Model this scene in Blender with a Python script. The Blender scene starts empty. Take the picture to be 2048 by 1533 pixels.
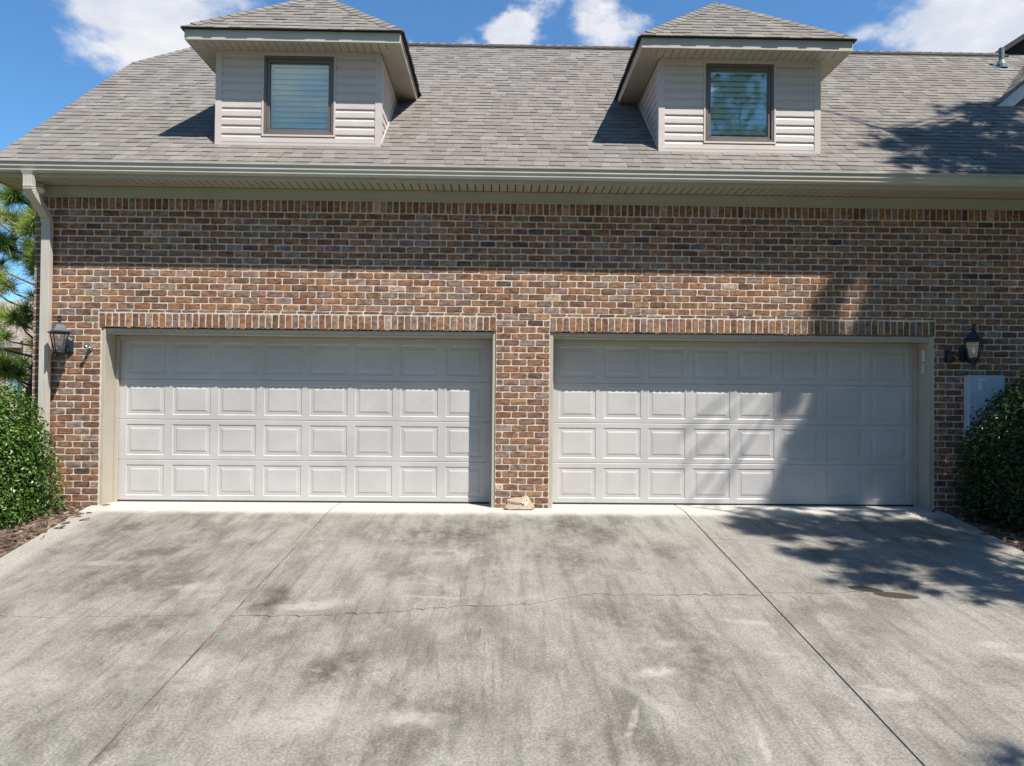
import bpy, bmesh, math, random
import numpy as np
from mathutils import Vector, Matrix

S = bpy.context.scene
C = S.collection
R = math.radians

# ------------------------------------------------------------------ camera
cam_data = bpy.data.cameras.new("camera")
cam = bpy.data.objects.new("camera", cam_data)
C.objects.link(cam)
_y, _p, _r = R(1.03513), R(0.85206), R(0.52551)
_R0 = Vector((math.cos(_y), -math.sin(_y), 0))
_F0 = Vector((math.sin(_y), math.cos(_y), 0))
_fw = _F0 * math.cos(_p) + Vector((0, 0, 1)) * math.sin(_p)
_U0 = Vector((0, 0, 1)) * math.cos(_p) - _F0 * math.sin(_p)
_rt = _R0 * math.cos(_r) + _U0 * math.sin(_r)
_up = _U0 * math.cos(_r) - _R0 * math.sin(_r)
_m = Matrix((_rt, _up, -_fw)).transposed().to_4x4()
CAMPOS = Vector((1.53838, -9.19993, 1.47795))
_m.translation = CAMPOS
cam.matrix_world = _m
cam_data.sensor_fit = 'HORIZONTAL'
cam_data.sensor_width = 36.0
cam_data.lens = 1420.0 / 2048.0 * 36.0
cam_data.clip_start = 0.05
cam_data.clip_end = 2000
S.camera = cam

# ------------------------------------------------------------------ sky, sun, exposure
SUN_TO = Vector((0.98, -1.0, 2.26)).normalized()
sun_el = math.asin(SUN_TO.z)
sun_az = math.atan2(SUN_TO.x, SUN_TO.y)
sd = bpy.data.lights.new("sun", 'SUN')
sd.energy = 5.0
sd.angle = R(0.53)
sd.color = (1.0, 0.93, 0.84)
sun = bpy.data.objects.new("sun", sd)
C.objects.link(sun)
sun.rotation_euler = SUN_TO.to_track_quat('Z', 'Y').to_euler()
sun.location = (20, -20, 46)

W = bpy.data.worlds.new("World")
S.world = W
W.use_nodes = True
S.view_settings.view_transform = 'Standard'
S.view_settings.look = 'None'
S.view_settings.exposure = 0.84
S.view_settings.gamma = 1
S.view_settings.use_curve_mapping = False


class NT:
    """tiny helper for writing node trees"""
    def __init__(self, tree):
        self.t = tree
        self.n = tree.nodes
        self.l = tree.links

    def set(self, node, key, v):
        sock = node.inputs[key]
        if hasattr(v, 'is_output'):
            self.l.new(v, sock)
        elif isinstance(v, bpy.types.Node):
            self.l.new(v.outputs[0], sock)
        else:
            if sock.type == 'RGBA' and len(v) == 3:
                v = (*v, 1)
            sock.default_value = v

    def node(self, kind, props=None, **ins):
        nd = self.n.new(kind)
        for k, v in (props or {}).items():
            setattr(nd, k, v)
        for k, v in ins.items():
            self.set(nd, k, v)
        return nd

    def math(self, op, a, b=0.0, c=0.0, clamp=False):
        nd = self.n.new('ShaderNodeMath')
        nd.operation = op
        nd.use_clamp = clamp
        self.set(nd, 0, a)
        self.set(nd, 1, b)
        self.set(nd, 2, c)
        return nd.outputs[0]

    def vmath(self, op, a, b=(0, 0, 0)):
        nd = self.n.new('ShaderNodeVectorMath')
        nd.operation = op
        self.set(nd, 0, a)
        self.set(nd, 1, b)
        return nd

    def mix(self, fac, a, b, blend='MIX'):
        nd = self.n.new('ShaderNodeMix')
        nd.data_type = 'RGBA'
        nd.blend_type = blend
        nd.clamp_factor = True
        self.set(nd, 0, fac)
        self.set(nd, 6, a)
        self.set(nd, 7, b)
        return nd.outputs[2]

    def noise(self, vec, scale, detail=4, rough=0.55, dist=0.0):
        nd = self.n.new('ShaderNodeTexNoise')
        self.set(nd, 'Vector', vec)
        nd.inputs['Scale'].default_value = scale
        nd.inputs['Detail'].default_value = detail
        nd.inputs['Roughness'].default_value = rough
        nd.inputs['Distortion'].default_value = dist
        return nd.outputs['Fac']

    def ramp(self, fac, lo, hi, a=0.0, b=1.0):
        nd = self.n.new('ShaderNodeMapRange')
        nd.interpolation_type = 'SMOOTHSTEP'
        self.set(nd, 0, fac)
        for i, v in enumerate((lo, hi, a, b)):
            nd.inputs[i + 1].default_value = v
        return nd.outputs[0]

    def scale(self, vec, s):
        return self.vmath('MULTIPLY', vec, s).outputs[0]

    def bump(self, h, strength=0.3, dist=0.01, normal=None):
        nd = self.n.new('ShaderNodeBump')
        nd.inputs['Strength'].default_value = strength
        nd.inputs['Distance'].default_value = dist
        self.set(nd, 'Height', h)
        if normal is not None:
            self.set(nd, 'Normal', normal)
        return nd.outputs[0]


def build_world():
    g = NT(W.node_tree)
    g.n.clear()
    sky = g.n.new('ShaderNodeTexSky')
    sky.sky_type = 'NISHITA'
    sky.sun_disc = False
    sky.sun_elevation = sun_el
    sky.sun_rotation = sun_az
    sky.altitude = 0
    sky.air_density = 1.0
    sky.dust_density = 0.4
    sky.ozone_density = 3.0
    tc = g.n.new('ShaderNodeTexCoord')
    d = g.vmath('NORMALIZE', tc.outputs['Generated']).outputs[0]
    # clouds: fractal noise, gathered round the visible banks and unseen ones added behind the viewpoint
    sc = g.scale(d, (1.0, 1.0, 1.7))
    n1 = g.noise(sc, 4.2, 10, 0.60, 0.35)
    n2 = g.noise(sc, 13.0, 6, 0.6, 0.2)
    val = g.math('ADD', g.math('MULTIPLY', n1, 0.62), g.math('MULTIPLY', n2, 0.38))
    val = g.math('ADD', 0.5, g.math('MULTIPLY', g.math('SUBTRACT', val, 0.5), 1.55))
    wn = g.n.new('ShaderNodeTexNoise')
    g.set(wn, 'Vector', sc)
    wn.inputs['Scale'].default_value = 11.0
    wn.inputs['Detail'].default_value = 6
    wv = g.vmath('SCALE', g.vmath('SUBTRACT', wn.outputs['Color'], (0.5, 0.5, 0.5)).outputs[0])
    wv.inputs['Scale'].default_value = 0.11
    dw = g.vmath('ADD', d, wv.outputs[0]).outputs[0]
    banks = [((-0.37, 0.825, 0.43), .095, .42), ((-0.435, 0.80, 0.42), .075, .34), ((-0.55, .81, .195), .05, .22),
             ((0.012, 0.886, 0.464), .044, .44), ((0.038, 0.880, 0.47), .036, .40), ((-0.012, .89, .455), .030, .30),
             ((0.147, 0.877, 0.452), .042, .42), ((0.108, 0.8727, 0.480), .034, .30),
             ((0.505, 0.764, 0.403), .10, .42), ((0.545, .74, .395), .09, .30),
             ((0.440, .793, .4218), .016, .22), ((-0.1115, .885, .4516), .012, .22),
             ((-.256, -.893, .37), .24, .42), ((-.75, -.3, .6), .2, .15), ((.5, -.8, .35), .2, .15)]  # unseen banks; the first is added to pale the left dormer window's reflection
    for c, r, a in banks:
        v = Vector(c).normalized()
        dd = g.vmath('DISTANCE', dw, tuple(v)).outputs['Value']
        e = g.math('POWER', 2.718, g.math('MULTIPLY', g.math('POWER', g.math('DIVIDE', dd, r), 2.0), -1.0))
        val = g.math('ADD', val, g.math('MULTIPLY', e, a))
    up = g.vmath('DOT_PRODUCT', d, (0, 0, 1)).outputs['Value']
    mask = g.ramp(val, 0.65, 0.93)
    mask = g.math('MULTIPLY', mask, g.ramp(up, 0.0, 0.12))
    body = g.noise(sc, 7.0, 8, 0.6, 0.2)
    cl = g.mix(g.ramp(body, 0.35, 0.65), (4.9, 5.2, 5.9), (6.7, 6.65, 6.7))
    blue = g.mix(1.0, sky.outputs[0], (0.68, 1.06, 1.28), 'MULTIPLY')
    out = g.mix(g.math('MULTIPLY', mask, 0.95), blue, cl)
    bg = g.n.new('ShaderNodeBackground')
    g.l.new(out, bg.inputs['Color'])
    bg.inputs['Strength'].default_value = 0.08
    wo = g.n.new('ShaderNodeOutputWorld')
    g.l.new(bg.outputs[0], wo.inputs['Surface'])


build_world()

# ------------------------------------------------------------------ materials
def material(name):
    m = bpy.data.materials.new(name)
    m.use_nodes = True
    g = NT(m.node_tree)
    b = m.node_tree.nodes['Principled BSDF']
    return m, g, b


def pos_node(g):
    return g.n.new('ShaderNodeNewGeometry').outputs['Position']


def tint_node(g):
    a = g.n.new('ShaderNodeAttribute')
    a.attribute_name = 'tint'
    return a.outputs['Color']


def paint(name, col, rough=0.45, wear=0.10, scale=6.0, bump=0.05, grain=None, metallic=0.0, spec=0.5):
    m, g, b = material(name)
    p = pos_node(g)
    n = g.noise(p, scale, 6, 0.6)
    f = g.noise(p, scale * 14, 3, 0.6)
    dark = tuple(c * (1 - wear) for c in col)
    lite = tuple(min(1, c * (1 + wear * 0.6)) for c in col)
    c = g.mix(g.ramp(n, 0.3, 0.7), dark, lite)
    c = g.mix(g.ramp(f, 0.55, 0.8, 0, 0.25), c, tuple(x * 0.8 for x in col))
    g.set(b, 'Base Color', c)
    g.set(b, 'Roughness', g.ramp(n, 0.2, 0.8, rough - 0.06, rough + 0.10))
    b.inputs['Metallic'].default_value = metallic
    b.inputs['Specular IOR Level'].default_value = spec
    h = f
    if grain:
        h = g.noise(g.scale(p, grain), 1.0, 4, 0.6)
    if bump:
        g.set(b, 'Normal', g.bump(h, bump, 0.004))
    return m


M = {}
M['trim'] = paint('beige_trim_paint', (0.405, 0.368, 0.305), 0.42, 0.07, 3.0, 0.04)
M['gutter'] = paint('gutter_enamel', (0.46, 0.43, 0.385), 0.35, 0.08, 2.0, 0.03)
M['door'] = paint('garage_door_paint', (0.452, 0.441, 0.434), 0.45, 0.09, 1.6, 0.5, grain=(14, 14, 160))
M['siding'] = paint('vinyl_siding', (0.54, 0.48, 0.455), 0.5, 0.05, 3.0, 0.10, grain=(10, 10, 140))
M['frame'] = paint('window_frame_enamel', (0.135, 0.112, 0.104), 0.35, 0.08, 4.0, 0.02)
M['black'] = paint('black_iron', (0.017, 0.026, 0.038), 0.36, 0.25, 30.0, 0.06, spec=0.35)
M['chrome'] = paint('dull_chrome', (0.62, 0.62, 0.63), 0.25, 0.1, 20, 0.03, metallic=1.0)
M['copper'] = paint('copper', (0.60, 0.28, 0.13), 0.3, 0.1, 20, 0.03, metallic=1.0)
M['greybox'] = paint('grey_enamel', (0.42, 0.51, 0.60), 0.45, 0.08, 8, 0.03)
M['white'] = paint('white_plastic', (0.72, 0.72, 0.70), 0.4, 0.05, 8, 0.02)
M['green_plastic'] = paint('dark_green_plastic', (0.025, 0.07, 0.065), 0.45, 0.15, 9, 0.05)
M['dark'] = paint('dark_gap', (0.035, 0.032, 0.03), 0.9, 0.1, 4, 0)
M['lead'] = paint('lead_pipe', (0.11, 0.15, 0.155), 0.55, 0.2, 9, 0.05)
M['blind'] = paint('white_blind', (0.88, 0.90, 0.89), 0.5, 0.03, 4, 0)
M['interior'] = paint('interior_wall', (0.55, 0.55, 0.53), 0.8, 0.03, 2, 0)
M['bark'] = paint('pine_bark', (0.16, 0.115, 0.09), 0.9, 0.45, 22, 0.9)
M['stem'] = paint('shrub_stem', (0.10, 0.075, 0.05), 0.9, 0.3, 22, 0.5)
M['wood_strip'] = paint('joint_wood', (0.19, 0.115, 0.070), 0.9, 0.75, 3.5, 0.5)
M['rubber'] = paint('black_sealant', (0.03, 0.03, 0.032), 0.8, 0.3, 12, 0.2)


def brick_material():
    m, g, b = material('tumbled_brick')
    p = pos_node(g)
    t = tint_node(g)
    n = g.noise(g.scale(p, (.55, 1, 1)), 21, 6, 0.68)
    f = g.noise(p, 140, 4, 0.7)
    c = g.mix(g.ramp(n, 0.36, 0.62), g.mix(1.0, t, (0.56, 0.57, 0.64), 'MULTIPLY'), g.mix(1.0, t, (1.28, 1.22, 1.16), 'MULTIPLY'))
    c = g.mix(g.ramp(f, 0.60, 0.74, 0, 0.55), c, g.mix(1.0, t, (0.45, 0.42, 0.42), 'MULTIPLY'))
    c = g.mix(g.ramp(g.noise(p, 60, 5, 0.7), 0.66, 0.78, 0, 0.5), c, (0.50, 0.44, 0.38))
    g.set(b, 'Base Color', c)
    b.inputs['Roughness'].default_value = 0.88
    b.inputs['Specular IOR Level'].default_value = 0.25
    h = g.math('ADD', g.math('MULTIPLY', n, 1.0), g.math('MULTIPLY', f, 0.5))
    g.set(b, 'Normal', g.bump(h, 0.75, 0.006))
    return m


def mortar_material():
    m, g, b = material('lime_mortar')
    p = pos_node(g)
    n = g.noise(p, 9, 6, 0.6)
    f = g.noise(p, 90, 5, 0.7)
    c = g.mix(g.ramp(n, 0.3, 0.7), (0.44, 0.395, 0.34), (0.62, 0.565, 0.495))
    c = g.mix(g.ramp(f, 0.55, 0.8, 0, 0.4), c, (0.42, 0.38, 0.33))
    g.set(b, 'Base Color', c)
    b.inputs['Roughness'].default_value = 0.92
    g.set(b, 'Normal', g.bump(f, 0.8, 0.006))
    return m


def shingle_material():
    m, g, b = material('asphalt_shingle')
    p = pos_node(g)
    t = tint_node(g)
    f = g.noise(p, 220, 3, 0.8)
    n = g.noise(p, 5, 5, 0.6)
    v = g.noise(p, 70, 3, 0.7)
    c = g.mix(g.ramp(f, 0.36, 0.64), g.mix(1.0, t, (0.50, 0.50, 0.50), 'MULTIPLY'), g.mix(1.0, t, (1.45, 1.43, 1.40), 'MULTIPLY'))
    c = g.mix(g.ramp(v, 0.45, 0.75, 0, 0.4), c, g.mix(1.0, t, (0.70, 0.68, 0.66), 'MULTIPLY'))
    c = g.mix(g.ramp(n, 0.35, 0.75, 0, 0.25), c, g.mix(1.0, c, (0.75, 0.74, 0.75), 'MULTIPLY'))
    g.set(b, 'Base Color', c)
    b.inputs['Roughness'].default_value = 0.95
    b.inputs['Specular IOR Level'].default_value = 0.15
    g.set(b, 'Normal', g.bump(f, 0.6, 0.004))
    return m


def leaf_material(name, rough=0.32, trans=0.25):
    m, g, b = material(name)
    t = tint_node(g)
    p = pos_node(g)
    n = g.noise(p, 40, 3, 0.6)
    c = g.mix(g.ramp(n, 0.3, 0.7), g.mix(1.0, t, (0.75, 0.78, 0.75), 'MULTIPLY'), g.mix(1.0, t, (1.2, 1.2, 1.1), 'MULTIPLY'))
    g.set(b, 'Base Color', c)
    b.inputs['Roughness'].default_value = rough
    tr = g.n.new('ShaderNodeBsdfTranslucent')
    g.set(tr, 'Color', g.mix(1.0, c, (1.5, 1.6, 0.7), 'MULTIPLY'))
    mx = g.n.new('ShaderNodeMixShader')
    mx.inputs[0].default_value = trans
    g.l.new(b.outputs[0], mx.inputs[1])
    g.l.new(tr.outputs[0], mx.inputs[2])
    g.l.new(mx.outputs[0], m.node_tree.nodes['Material Output'].inputs['Surface'])
    return m


def glass_material():
    m, g, b = material('window_glass')
    g.n.remove(b)
    tr = g.n.new('ShaderNodeBsdfTransparent')
    tr.inputs[0].default_value = (0.93, 1.0, 1.0, 1)
    gl = g.n.new('ShaderNodeBsdfGlossy')
    gl.inputs['Roughness'].default_value = 0.02
    gl.inputs['Color'].default_value = (0.92, 1.0, 1.0, 1)
    fr = g.n.new('ShaderNodeFresnel')
    fr.inputs[0].default_value = 1.5
    fac = g.math('ADD', fr.outputs[0], 0.055)
    p = pos_node(g)
    g.set(gl, 'Normal', g.bump(g.noise(p, 2.2, 2, 0.5), 0.02, 0.05))
    mx = g.n.new('ShaderNodeMixShader')
    g.set(mx, 0, fac)
    g.l.new(tr.outputs[0], mx.inputs[1])
    g.l.new(gl.outputs[0], mx.inputs[2])
    g.l.new(mx.outputs[0], m.node_tree.nodes['Material Output'].inputs['Surface'])
    return m


def lantern_glass():
    m, g, b = material('lantern_glass')
    g.n.remove(b)
    tr = g.n.new('ShaderNodeBsdfTransparent')
    tr.inputs[0].default_value = (0.90, 0.90, 0.86, 1)
    gl = g.n.new('ShaderNodeBsdfGlossy')
    gl.inputs['Roughness'].default_value = 0.06
    mx = g.n.new('ShaderNodeMixShader')
    mx.inputs[0].default_value = 0.16
    g.l.new(tr.outputs[0], mx.inputs[1])
    g.l.new(gl.outputs[0], mx.inputs[2])
    g.l.new(mx.outputs[0], m.node_tree.nodes['Material Output'].inputs['Surface'])
    return m


def ellipse(g, p, cx, cy, rx, ry, ang=0.0, soft=(0.7, 1.1), wob=None):
    """mask of an ellipse lying on the slab (x, y in metres)"""
    v = g.vmath('SUBTRACT', p, (cx, cy, 0)).outputs[0]
    if wob is not None:
        v = g.vmath('ADD', v, wob).outputs[0]
    rot = g.n.new('ShaderNodeVectorRotate')
    rot.rotation_type = 'Z_AXIS'
    g.set(rot, 'Vector', v)
    rot.inputs['Angle'].default_value = -ang
    v = g.vmath('MULTIPLY', rot.outputs[0], (1 / rx, 1 / ry, 0)).outputs[0]
    L = g.vmath('LENGTH', v).outputs['Value']
    return g.ramp(L, soft[0], soft[1], 1.0, 0.0)


def concrete_material():
    m, g, b = material('weathered_concrete')
    p = pos_node(g)
    sx = g.n.new('ShaderNodeSeparateXYZ')
    g.set(sx, 0, p)
    X, Y = sx.outputs[0], sx.outputs[1]
    flat = g.scale(p, (1, 1, 0))
    big = g.noise(g.scale(flat, (1.0, 0.55, 0)), 0.75, 6, 0.62, 0.5)
    mid = g.noise(g.scale(flat, (1.0, 0.6, 0)), 3.2, 7, 0.68, 0.3)
    streak = g.noise(g.scale(flat, (9.0, 0.9, 0)), 1.0, 5, 0.6, 0.2)
    brush = g.noise(g.scale(flat, (2.5, 40.0, 0)), 1.0, 4, 0.6)
    fine = g.noise(flat, 55, 5, 0.75)
    grit = g.noise(flat, 320, 2, 0.8)
    wn = g.n.new('ShaderNodeTexNoise')
    g.set(wn, 'Vector', flat)
    wn.inputs['Scale'].default_value = 2.5
    wn.inputs['Detail'].default_value = 5
    wob = g.vmath('SCALE', g.vmath('SUBTRACT', wn.outputs['Color'], (0.5, 0.5, 0.5)).outputs[0])
    wob.inputs['Scale'].default_value = 0.55
    wob = wob.outputs[0]
    base = g.mix(g.ramp(big, 0.30, 0.70), (0.152, 0.145, 0.125), (0.284, 0.274, 0.243))
    base = g.mix(g.ramp(mid, 0.38, 0.66, 0, 0.75), base, (0.318, 0.310, 0.281))
    base = g.mix(g.ramp(streak, 0.47, 0.71, 0, 0.52), base, (0.110, 0.107, 0.092))
    thin = g.noise(g.scale(flat, (30.0, 2.2, 0)), 1.0, 5, 0.65, 0.3)
    base = g.mix(g.math('MULTIPLY', g.ramp(thin, 0.53, 0.70, 0, 0.65), g.ramp(big, 0.35, 0.62, 1.0, 0.25)), base, (0.088, 0.084, 0.072))
    blot = g.noise(flat, 11, 6, 0.72, 0.4)
    base = g.mix(g.ramp(blot, 0.50, 0.68, 0, 0.34), base, (0.120, 0.113, 0.098))
    base = g.mix(g.ramp(blot, 0.30, 0.46, 0.30, 0), base, (0.33, 0.33, 0.305))
    # mildew and tyre-dirt patches
    for (cx, cy, rx, ry, an, a) in [(0.95, -1.25, .75, .5, .2, .62), (2.55, -1.0, .55, .6, -.2, .55), (1.55, -.78, .7, .28, 0, .55), (0.1, -1.1, .35, .5, .3, .4),
                                    (2.2, -1.9, .5, .7, 0, .40), (-2.75, -1.0, .42, .5, .5, .62), (-2.9, -1.8, .55, .45, .2, .35), (-0.35, -3.1, .16, .32, .1, .75),
                                    (0.45, -4.35, .38, .33, .5, .60), (1.2, -4.75, .5, .25, 0, .35), (2.9, -4.2, .5, .7, .2, .42), (3.4, -1.75, .3, .5, 0, .35),
                                    (-1.7, -2.6, .6, .5, .4, .45), (-1.25, -3.65, .4, .25, .2, .45), (-2.0, -2.0, .5, .4, .2, .3), (4.9, -4.4, .6, .3, .1, .3),
                                    (2.6, -3.4, .6, .35, 0, .35), (0.6, -2.3, .4, .5, 0, .3), (4.3, -3.9, .18, .6, .1, .3), (2.1, -5.2, .5, .3, 0, .35), (0.8, -5.3, .6, .2, 0, .35)]:
        e = ellipse(g, flat, cx, cy, rx, ry, an, (0.25, 1.25), wob)
        e = g.math('MULTIPLY', e, g.math('MULTIPLY', g.ramp(mid, 0.30, 0.66, 1.0, 0.30), g.ramp(blot, 0.34, 0.58, 0.7, 1.5)))
        base = g.mix(g.math('MULTIPLY', e, a * 1.1), base, (0.072, 0.064, 0.052))
    # pale scrubbed patches and scuffs
    for (cx, cy, rx, ry, an, a) in [(0.0, -3.25, .28, .12, .2, .75), (-1.15, -2.85, .22, .1, 0, .5), (2.62, -4.38, .17, .085, 0, .8), (2.75, -3.95, .3, .08, .1, .35),
                                    (1.05, -4.95, .25, .12, .1, .65), (0.35, -4.95, .5, .16, .3, .45), (5.25, -3.95, .14, .07, 0, .6), (5.35, -4.15, .25, .06, -.2, .5),
                                    (3.52, -3.55, .24, .05, -.1, .55), (4.05, -4.65, .24, .09, 0, .55), (0.95, -2.05, .22, .12, .4, .35), (1.75, -3.05, .2, .06, .2, .4),
                                    (1.62, -2.3, .3, .1, .1, .3), (-2.3, -2.25, .28, .09, .1, .45), (2.35, -5.0, .03, .22, -.30, .75), (3.02, -5.25, .028, .2, -.25, .8),
                                    (2.5, -4.75, .05, .55, .55, .35), (0.65, -2.7, .5, .03, -.2, .3), (-0.6, -4.4, .5, .3, .2, .35), (-1.6, -4.6, .6, .3, .2, .3),
                                    (1.0, -3.05, .32, .035, -.08, .5), (3.6, -4.1, .18, .035, 0, .35), (1.5, -2.15, .03, .3, .1, .25)]:
        e = ellipse(g, flat, cx, cy, rx, ry, an, (0.30, 1.30), g.vmath('MULTIPLY', wob, (.30, .30, 0)).outputs[0])
        e = g.math('MULTIPLY', e, g.math('MULTIPLY', g.ramp(fine, 0.30, 0.62, 0.15, 1.0), g.ramp(blot, 0.40, 0.66, 1.2, 0.45)))
        base = g.mix(g.math('MULTIPLY', e, min(1, a * 1.15)), base, (0.42, 0.41, 0.38))
    # curved tyre and hose scuffs
    for (cx, cy, rx, ry, wd, a) in [(0.98, -2.20, .24, .42, .16, .50), (1.30, -1.75, .20, .22, .2, .35), (3.95, -4.72, .20, .16, .25, .5), (-1.2, -1.9, .9, 1.2, .05, .25), (2.2, -4.0, 1.5, 1.7, .035, .28)]:
        v = g.vmath('MULTIPLY', g.vmath('ADD', g.vmath('SUBTRACT', flat, (cx, cy, 0)).outputs[0], g.vmath('MULTIPLY', wob, (.12, .12, 0)).outputs[0]).outputs[0], (1 / rx, 1 / ry, 0)).outputs[0]
        L = g.vmath('LENGTH', v).outputs['Value']
        rg = g.ramp(g.math('ABSOLUTE', g.math('SUBTRACT', L, 1.0)), 0.0, wd, 1.0, 0.0)
        rg = g.math('MULTIPLY', rg, g.math('MULTIPLY', g.ramp(blot, 0.36, 0.60, 1.0, 0.2), g.ramp(mid, 0.35, 0.6, 0.2, 1.0)))
        base = g.mix(g.math('MULTIPLY', rg, a), base, (0.40, 0.395, 0.37))
    # small dark pits and drips
    vor = g.n.new('ShaderNodeTexVoronoi')
    g.set(vor, 'Vector', g.vmath('ADD', g.scale(flat, (1, .8, 0)), g.vmath('MULTIPLY', wob, (.05, .05, 0)).outputs[0]).outputs[0])
    vor.inputs['Scale'].default_value = 5.5
    spot = g.math('MULTIPLY', g.ramp(vor.outputs['Distance'], 0.03, 0.10, 1.0, 0.0), g.ramp(mid, 0.50, 0.62))
    base = g.mix(g.math('MULTIPLY', spot, 0.55), base, (0.06, 0.055, 0.048))
    # the strip under the eave stays washed clean
    edge = g.math('ADD', Y, g.math('MULTIPLY', g.math('SUBTRACT', mid, 0.5), 0.16))
    clean = g.ramp(edge, -0.50, -0.20)
    base = g.mix(g.math('MULTIPLY', clean, 0.90), base, (0.54, 0.525, 0.485))
    # clean slab margins beside the beds
    mar = g.math('MAXIMUM', g.ramp(g.math('ADD', X, g.math('MULTIPLY', g.math('ADD', Y, 0.0), 0.17)), -3.50, -3.32, 1.0, 0.0),
                 g.ramp(g.math('SUBTRACT', X, g.math('MULTIPLY', g.math('ADD', Y, 0.0), 0.12)), 7.1, 7.25))
    base = g.mix(g.math('MULTIPLY', mar, 0.55), base, (0.42, 0.40, 0.36))
    # brown spill near the right-hand joint
    w2 = g.vmath('MULTIPLY', wob, (.10, .10, 0)).outputs[0]
    st = g.math('MAXIMUM', ellipse(g, flat, 4.86, -2.83, .16, .07, -.35, (0.85, 1.0), w2), ellipse(g, flat, 5.05, -2.98, .20, .085, -.25, (0.85, 1.0), w2))
    base = g.mix(g.math('MULTIPLY', st, 0.92), base, (0.034, 0.027, 0.018))
    # grain
    c = g.mix(g.ramp(fine, 0.43, 0.57, 0, 0.85), base, g.mix(1.0, base, (0.60, 0.59, 0.575), 'MULTIPLY'))
    c = g.mix(g.ramp(grit, 0.30, 0.55, 0.38, 0.0), c, g.mix(1.0, base, (0.50, 0.48, 0.46), 'MULTIPLY'))
    c = g.mix(g.ramp(grit, 0.60, 0.75, 0, 0.35), c, g.mix(1.0, base, (1.5, 1.48, 1.42), 'MULTIPLY'))
    g.set(b, 'Base Color', c)
    b.inputs['Roughness'].default_value = 0.9
    b.inputs['Specular IOR Level'].default_value = 0.3
    h = g.math('ADD', g.math('MULTIPLY', grit, 0.5), g.math('ADD', fine, g.math('MULTIPLY', brush, 0.5)))
    g.set(b, 'Normal', g.bump(h, 0.55, 0.005))
    return m


def ground_material(name, a, b_, c_, s=6.0):
    m, g, b = material(name)
    p = pos_node(g)
    n = g.noise(p, s, 6, 0.65)
    f = g.noise(p, s * 9, 4, 0.7)
    c = g.mix(g.ramp(n, 0.3, 0.7), a, b_)
    c = g.mix(g.ramp(f, 0.45, 0.7), c, c_)
    g.set(b, 'Base Color', c)
    b.inputs['Roughness'].default_value = 0.95
    g.set(b, 'Normal', g.bump(f, 0.9, 0.02))
    return m


def tint_material(name, rough=0.9, var=0.3, scale=30):
    m, g, b = material(name)
    p = pos_node(g)
    t = tint_node(g)
    n = g.noise(p, scale, 5, 0.65)
    c = g.mix(g.ramp(n, 0.3, 0.7), g.mix(1.0, t, (1 - var,) * 3, 'MULTIPLY'), g.mix(1.0, t, (1 + var * .6,) * 3, 'MULTIPLY'))
    g.set(b, 'Base Color', c)
    b.inputs['Roughness'].default_value = rough
    g.set(b, 'Normal', g.bump(n, 0.4, 0.006))
    return m


M['brick'] = brick_material()
M['mortar'] = mortar_material()
M['shingle'] = shingle_material()
M['leaf'] = leaf_material('glossy_leaf', 0.36, 0.25)
M['needle'] = leaf_material('pine_needle', 0.5, 0.25)
M['glass'] = glass_material()
M['lantern_glass'] = lantern_glass()
M['concrete'] = concrete_material()
M['mulch'] = ground_material('mulch_soil', (0.07, 0.042, 0.028), (0.14, 0.085, 0.055), (0.19, 0.12, 0.08), 9)
M['lawn'] = ground_material('lawn', (0.06, 0.085, 0.03), (0.11, 0.13, 0.05), (0.13, 0.13, 0.06), 3)
M['chip'] = tint_material('bark_chip', 0.9, 0.35, 40)
M['stone'] = tint_material('sandstone', 0.9, 0.22, 28)
M['tintpaint'] = tint_material('coloured_paint', 0.7, 0.1, 12)


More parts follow.
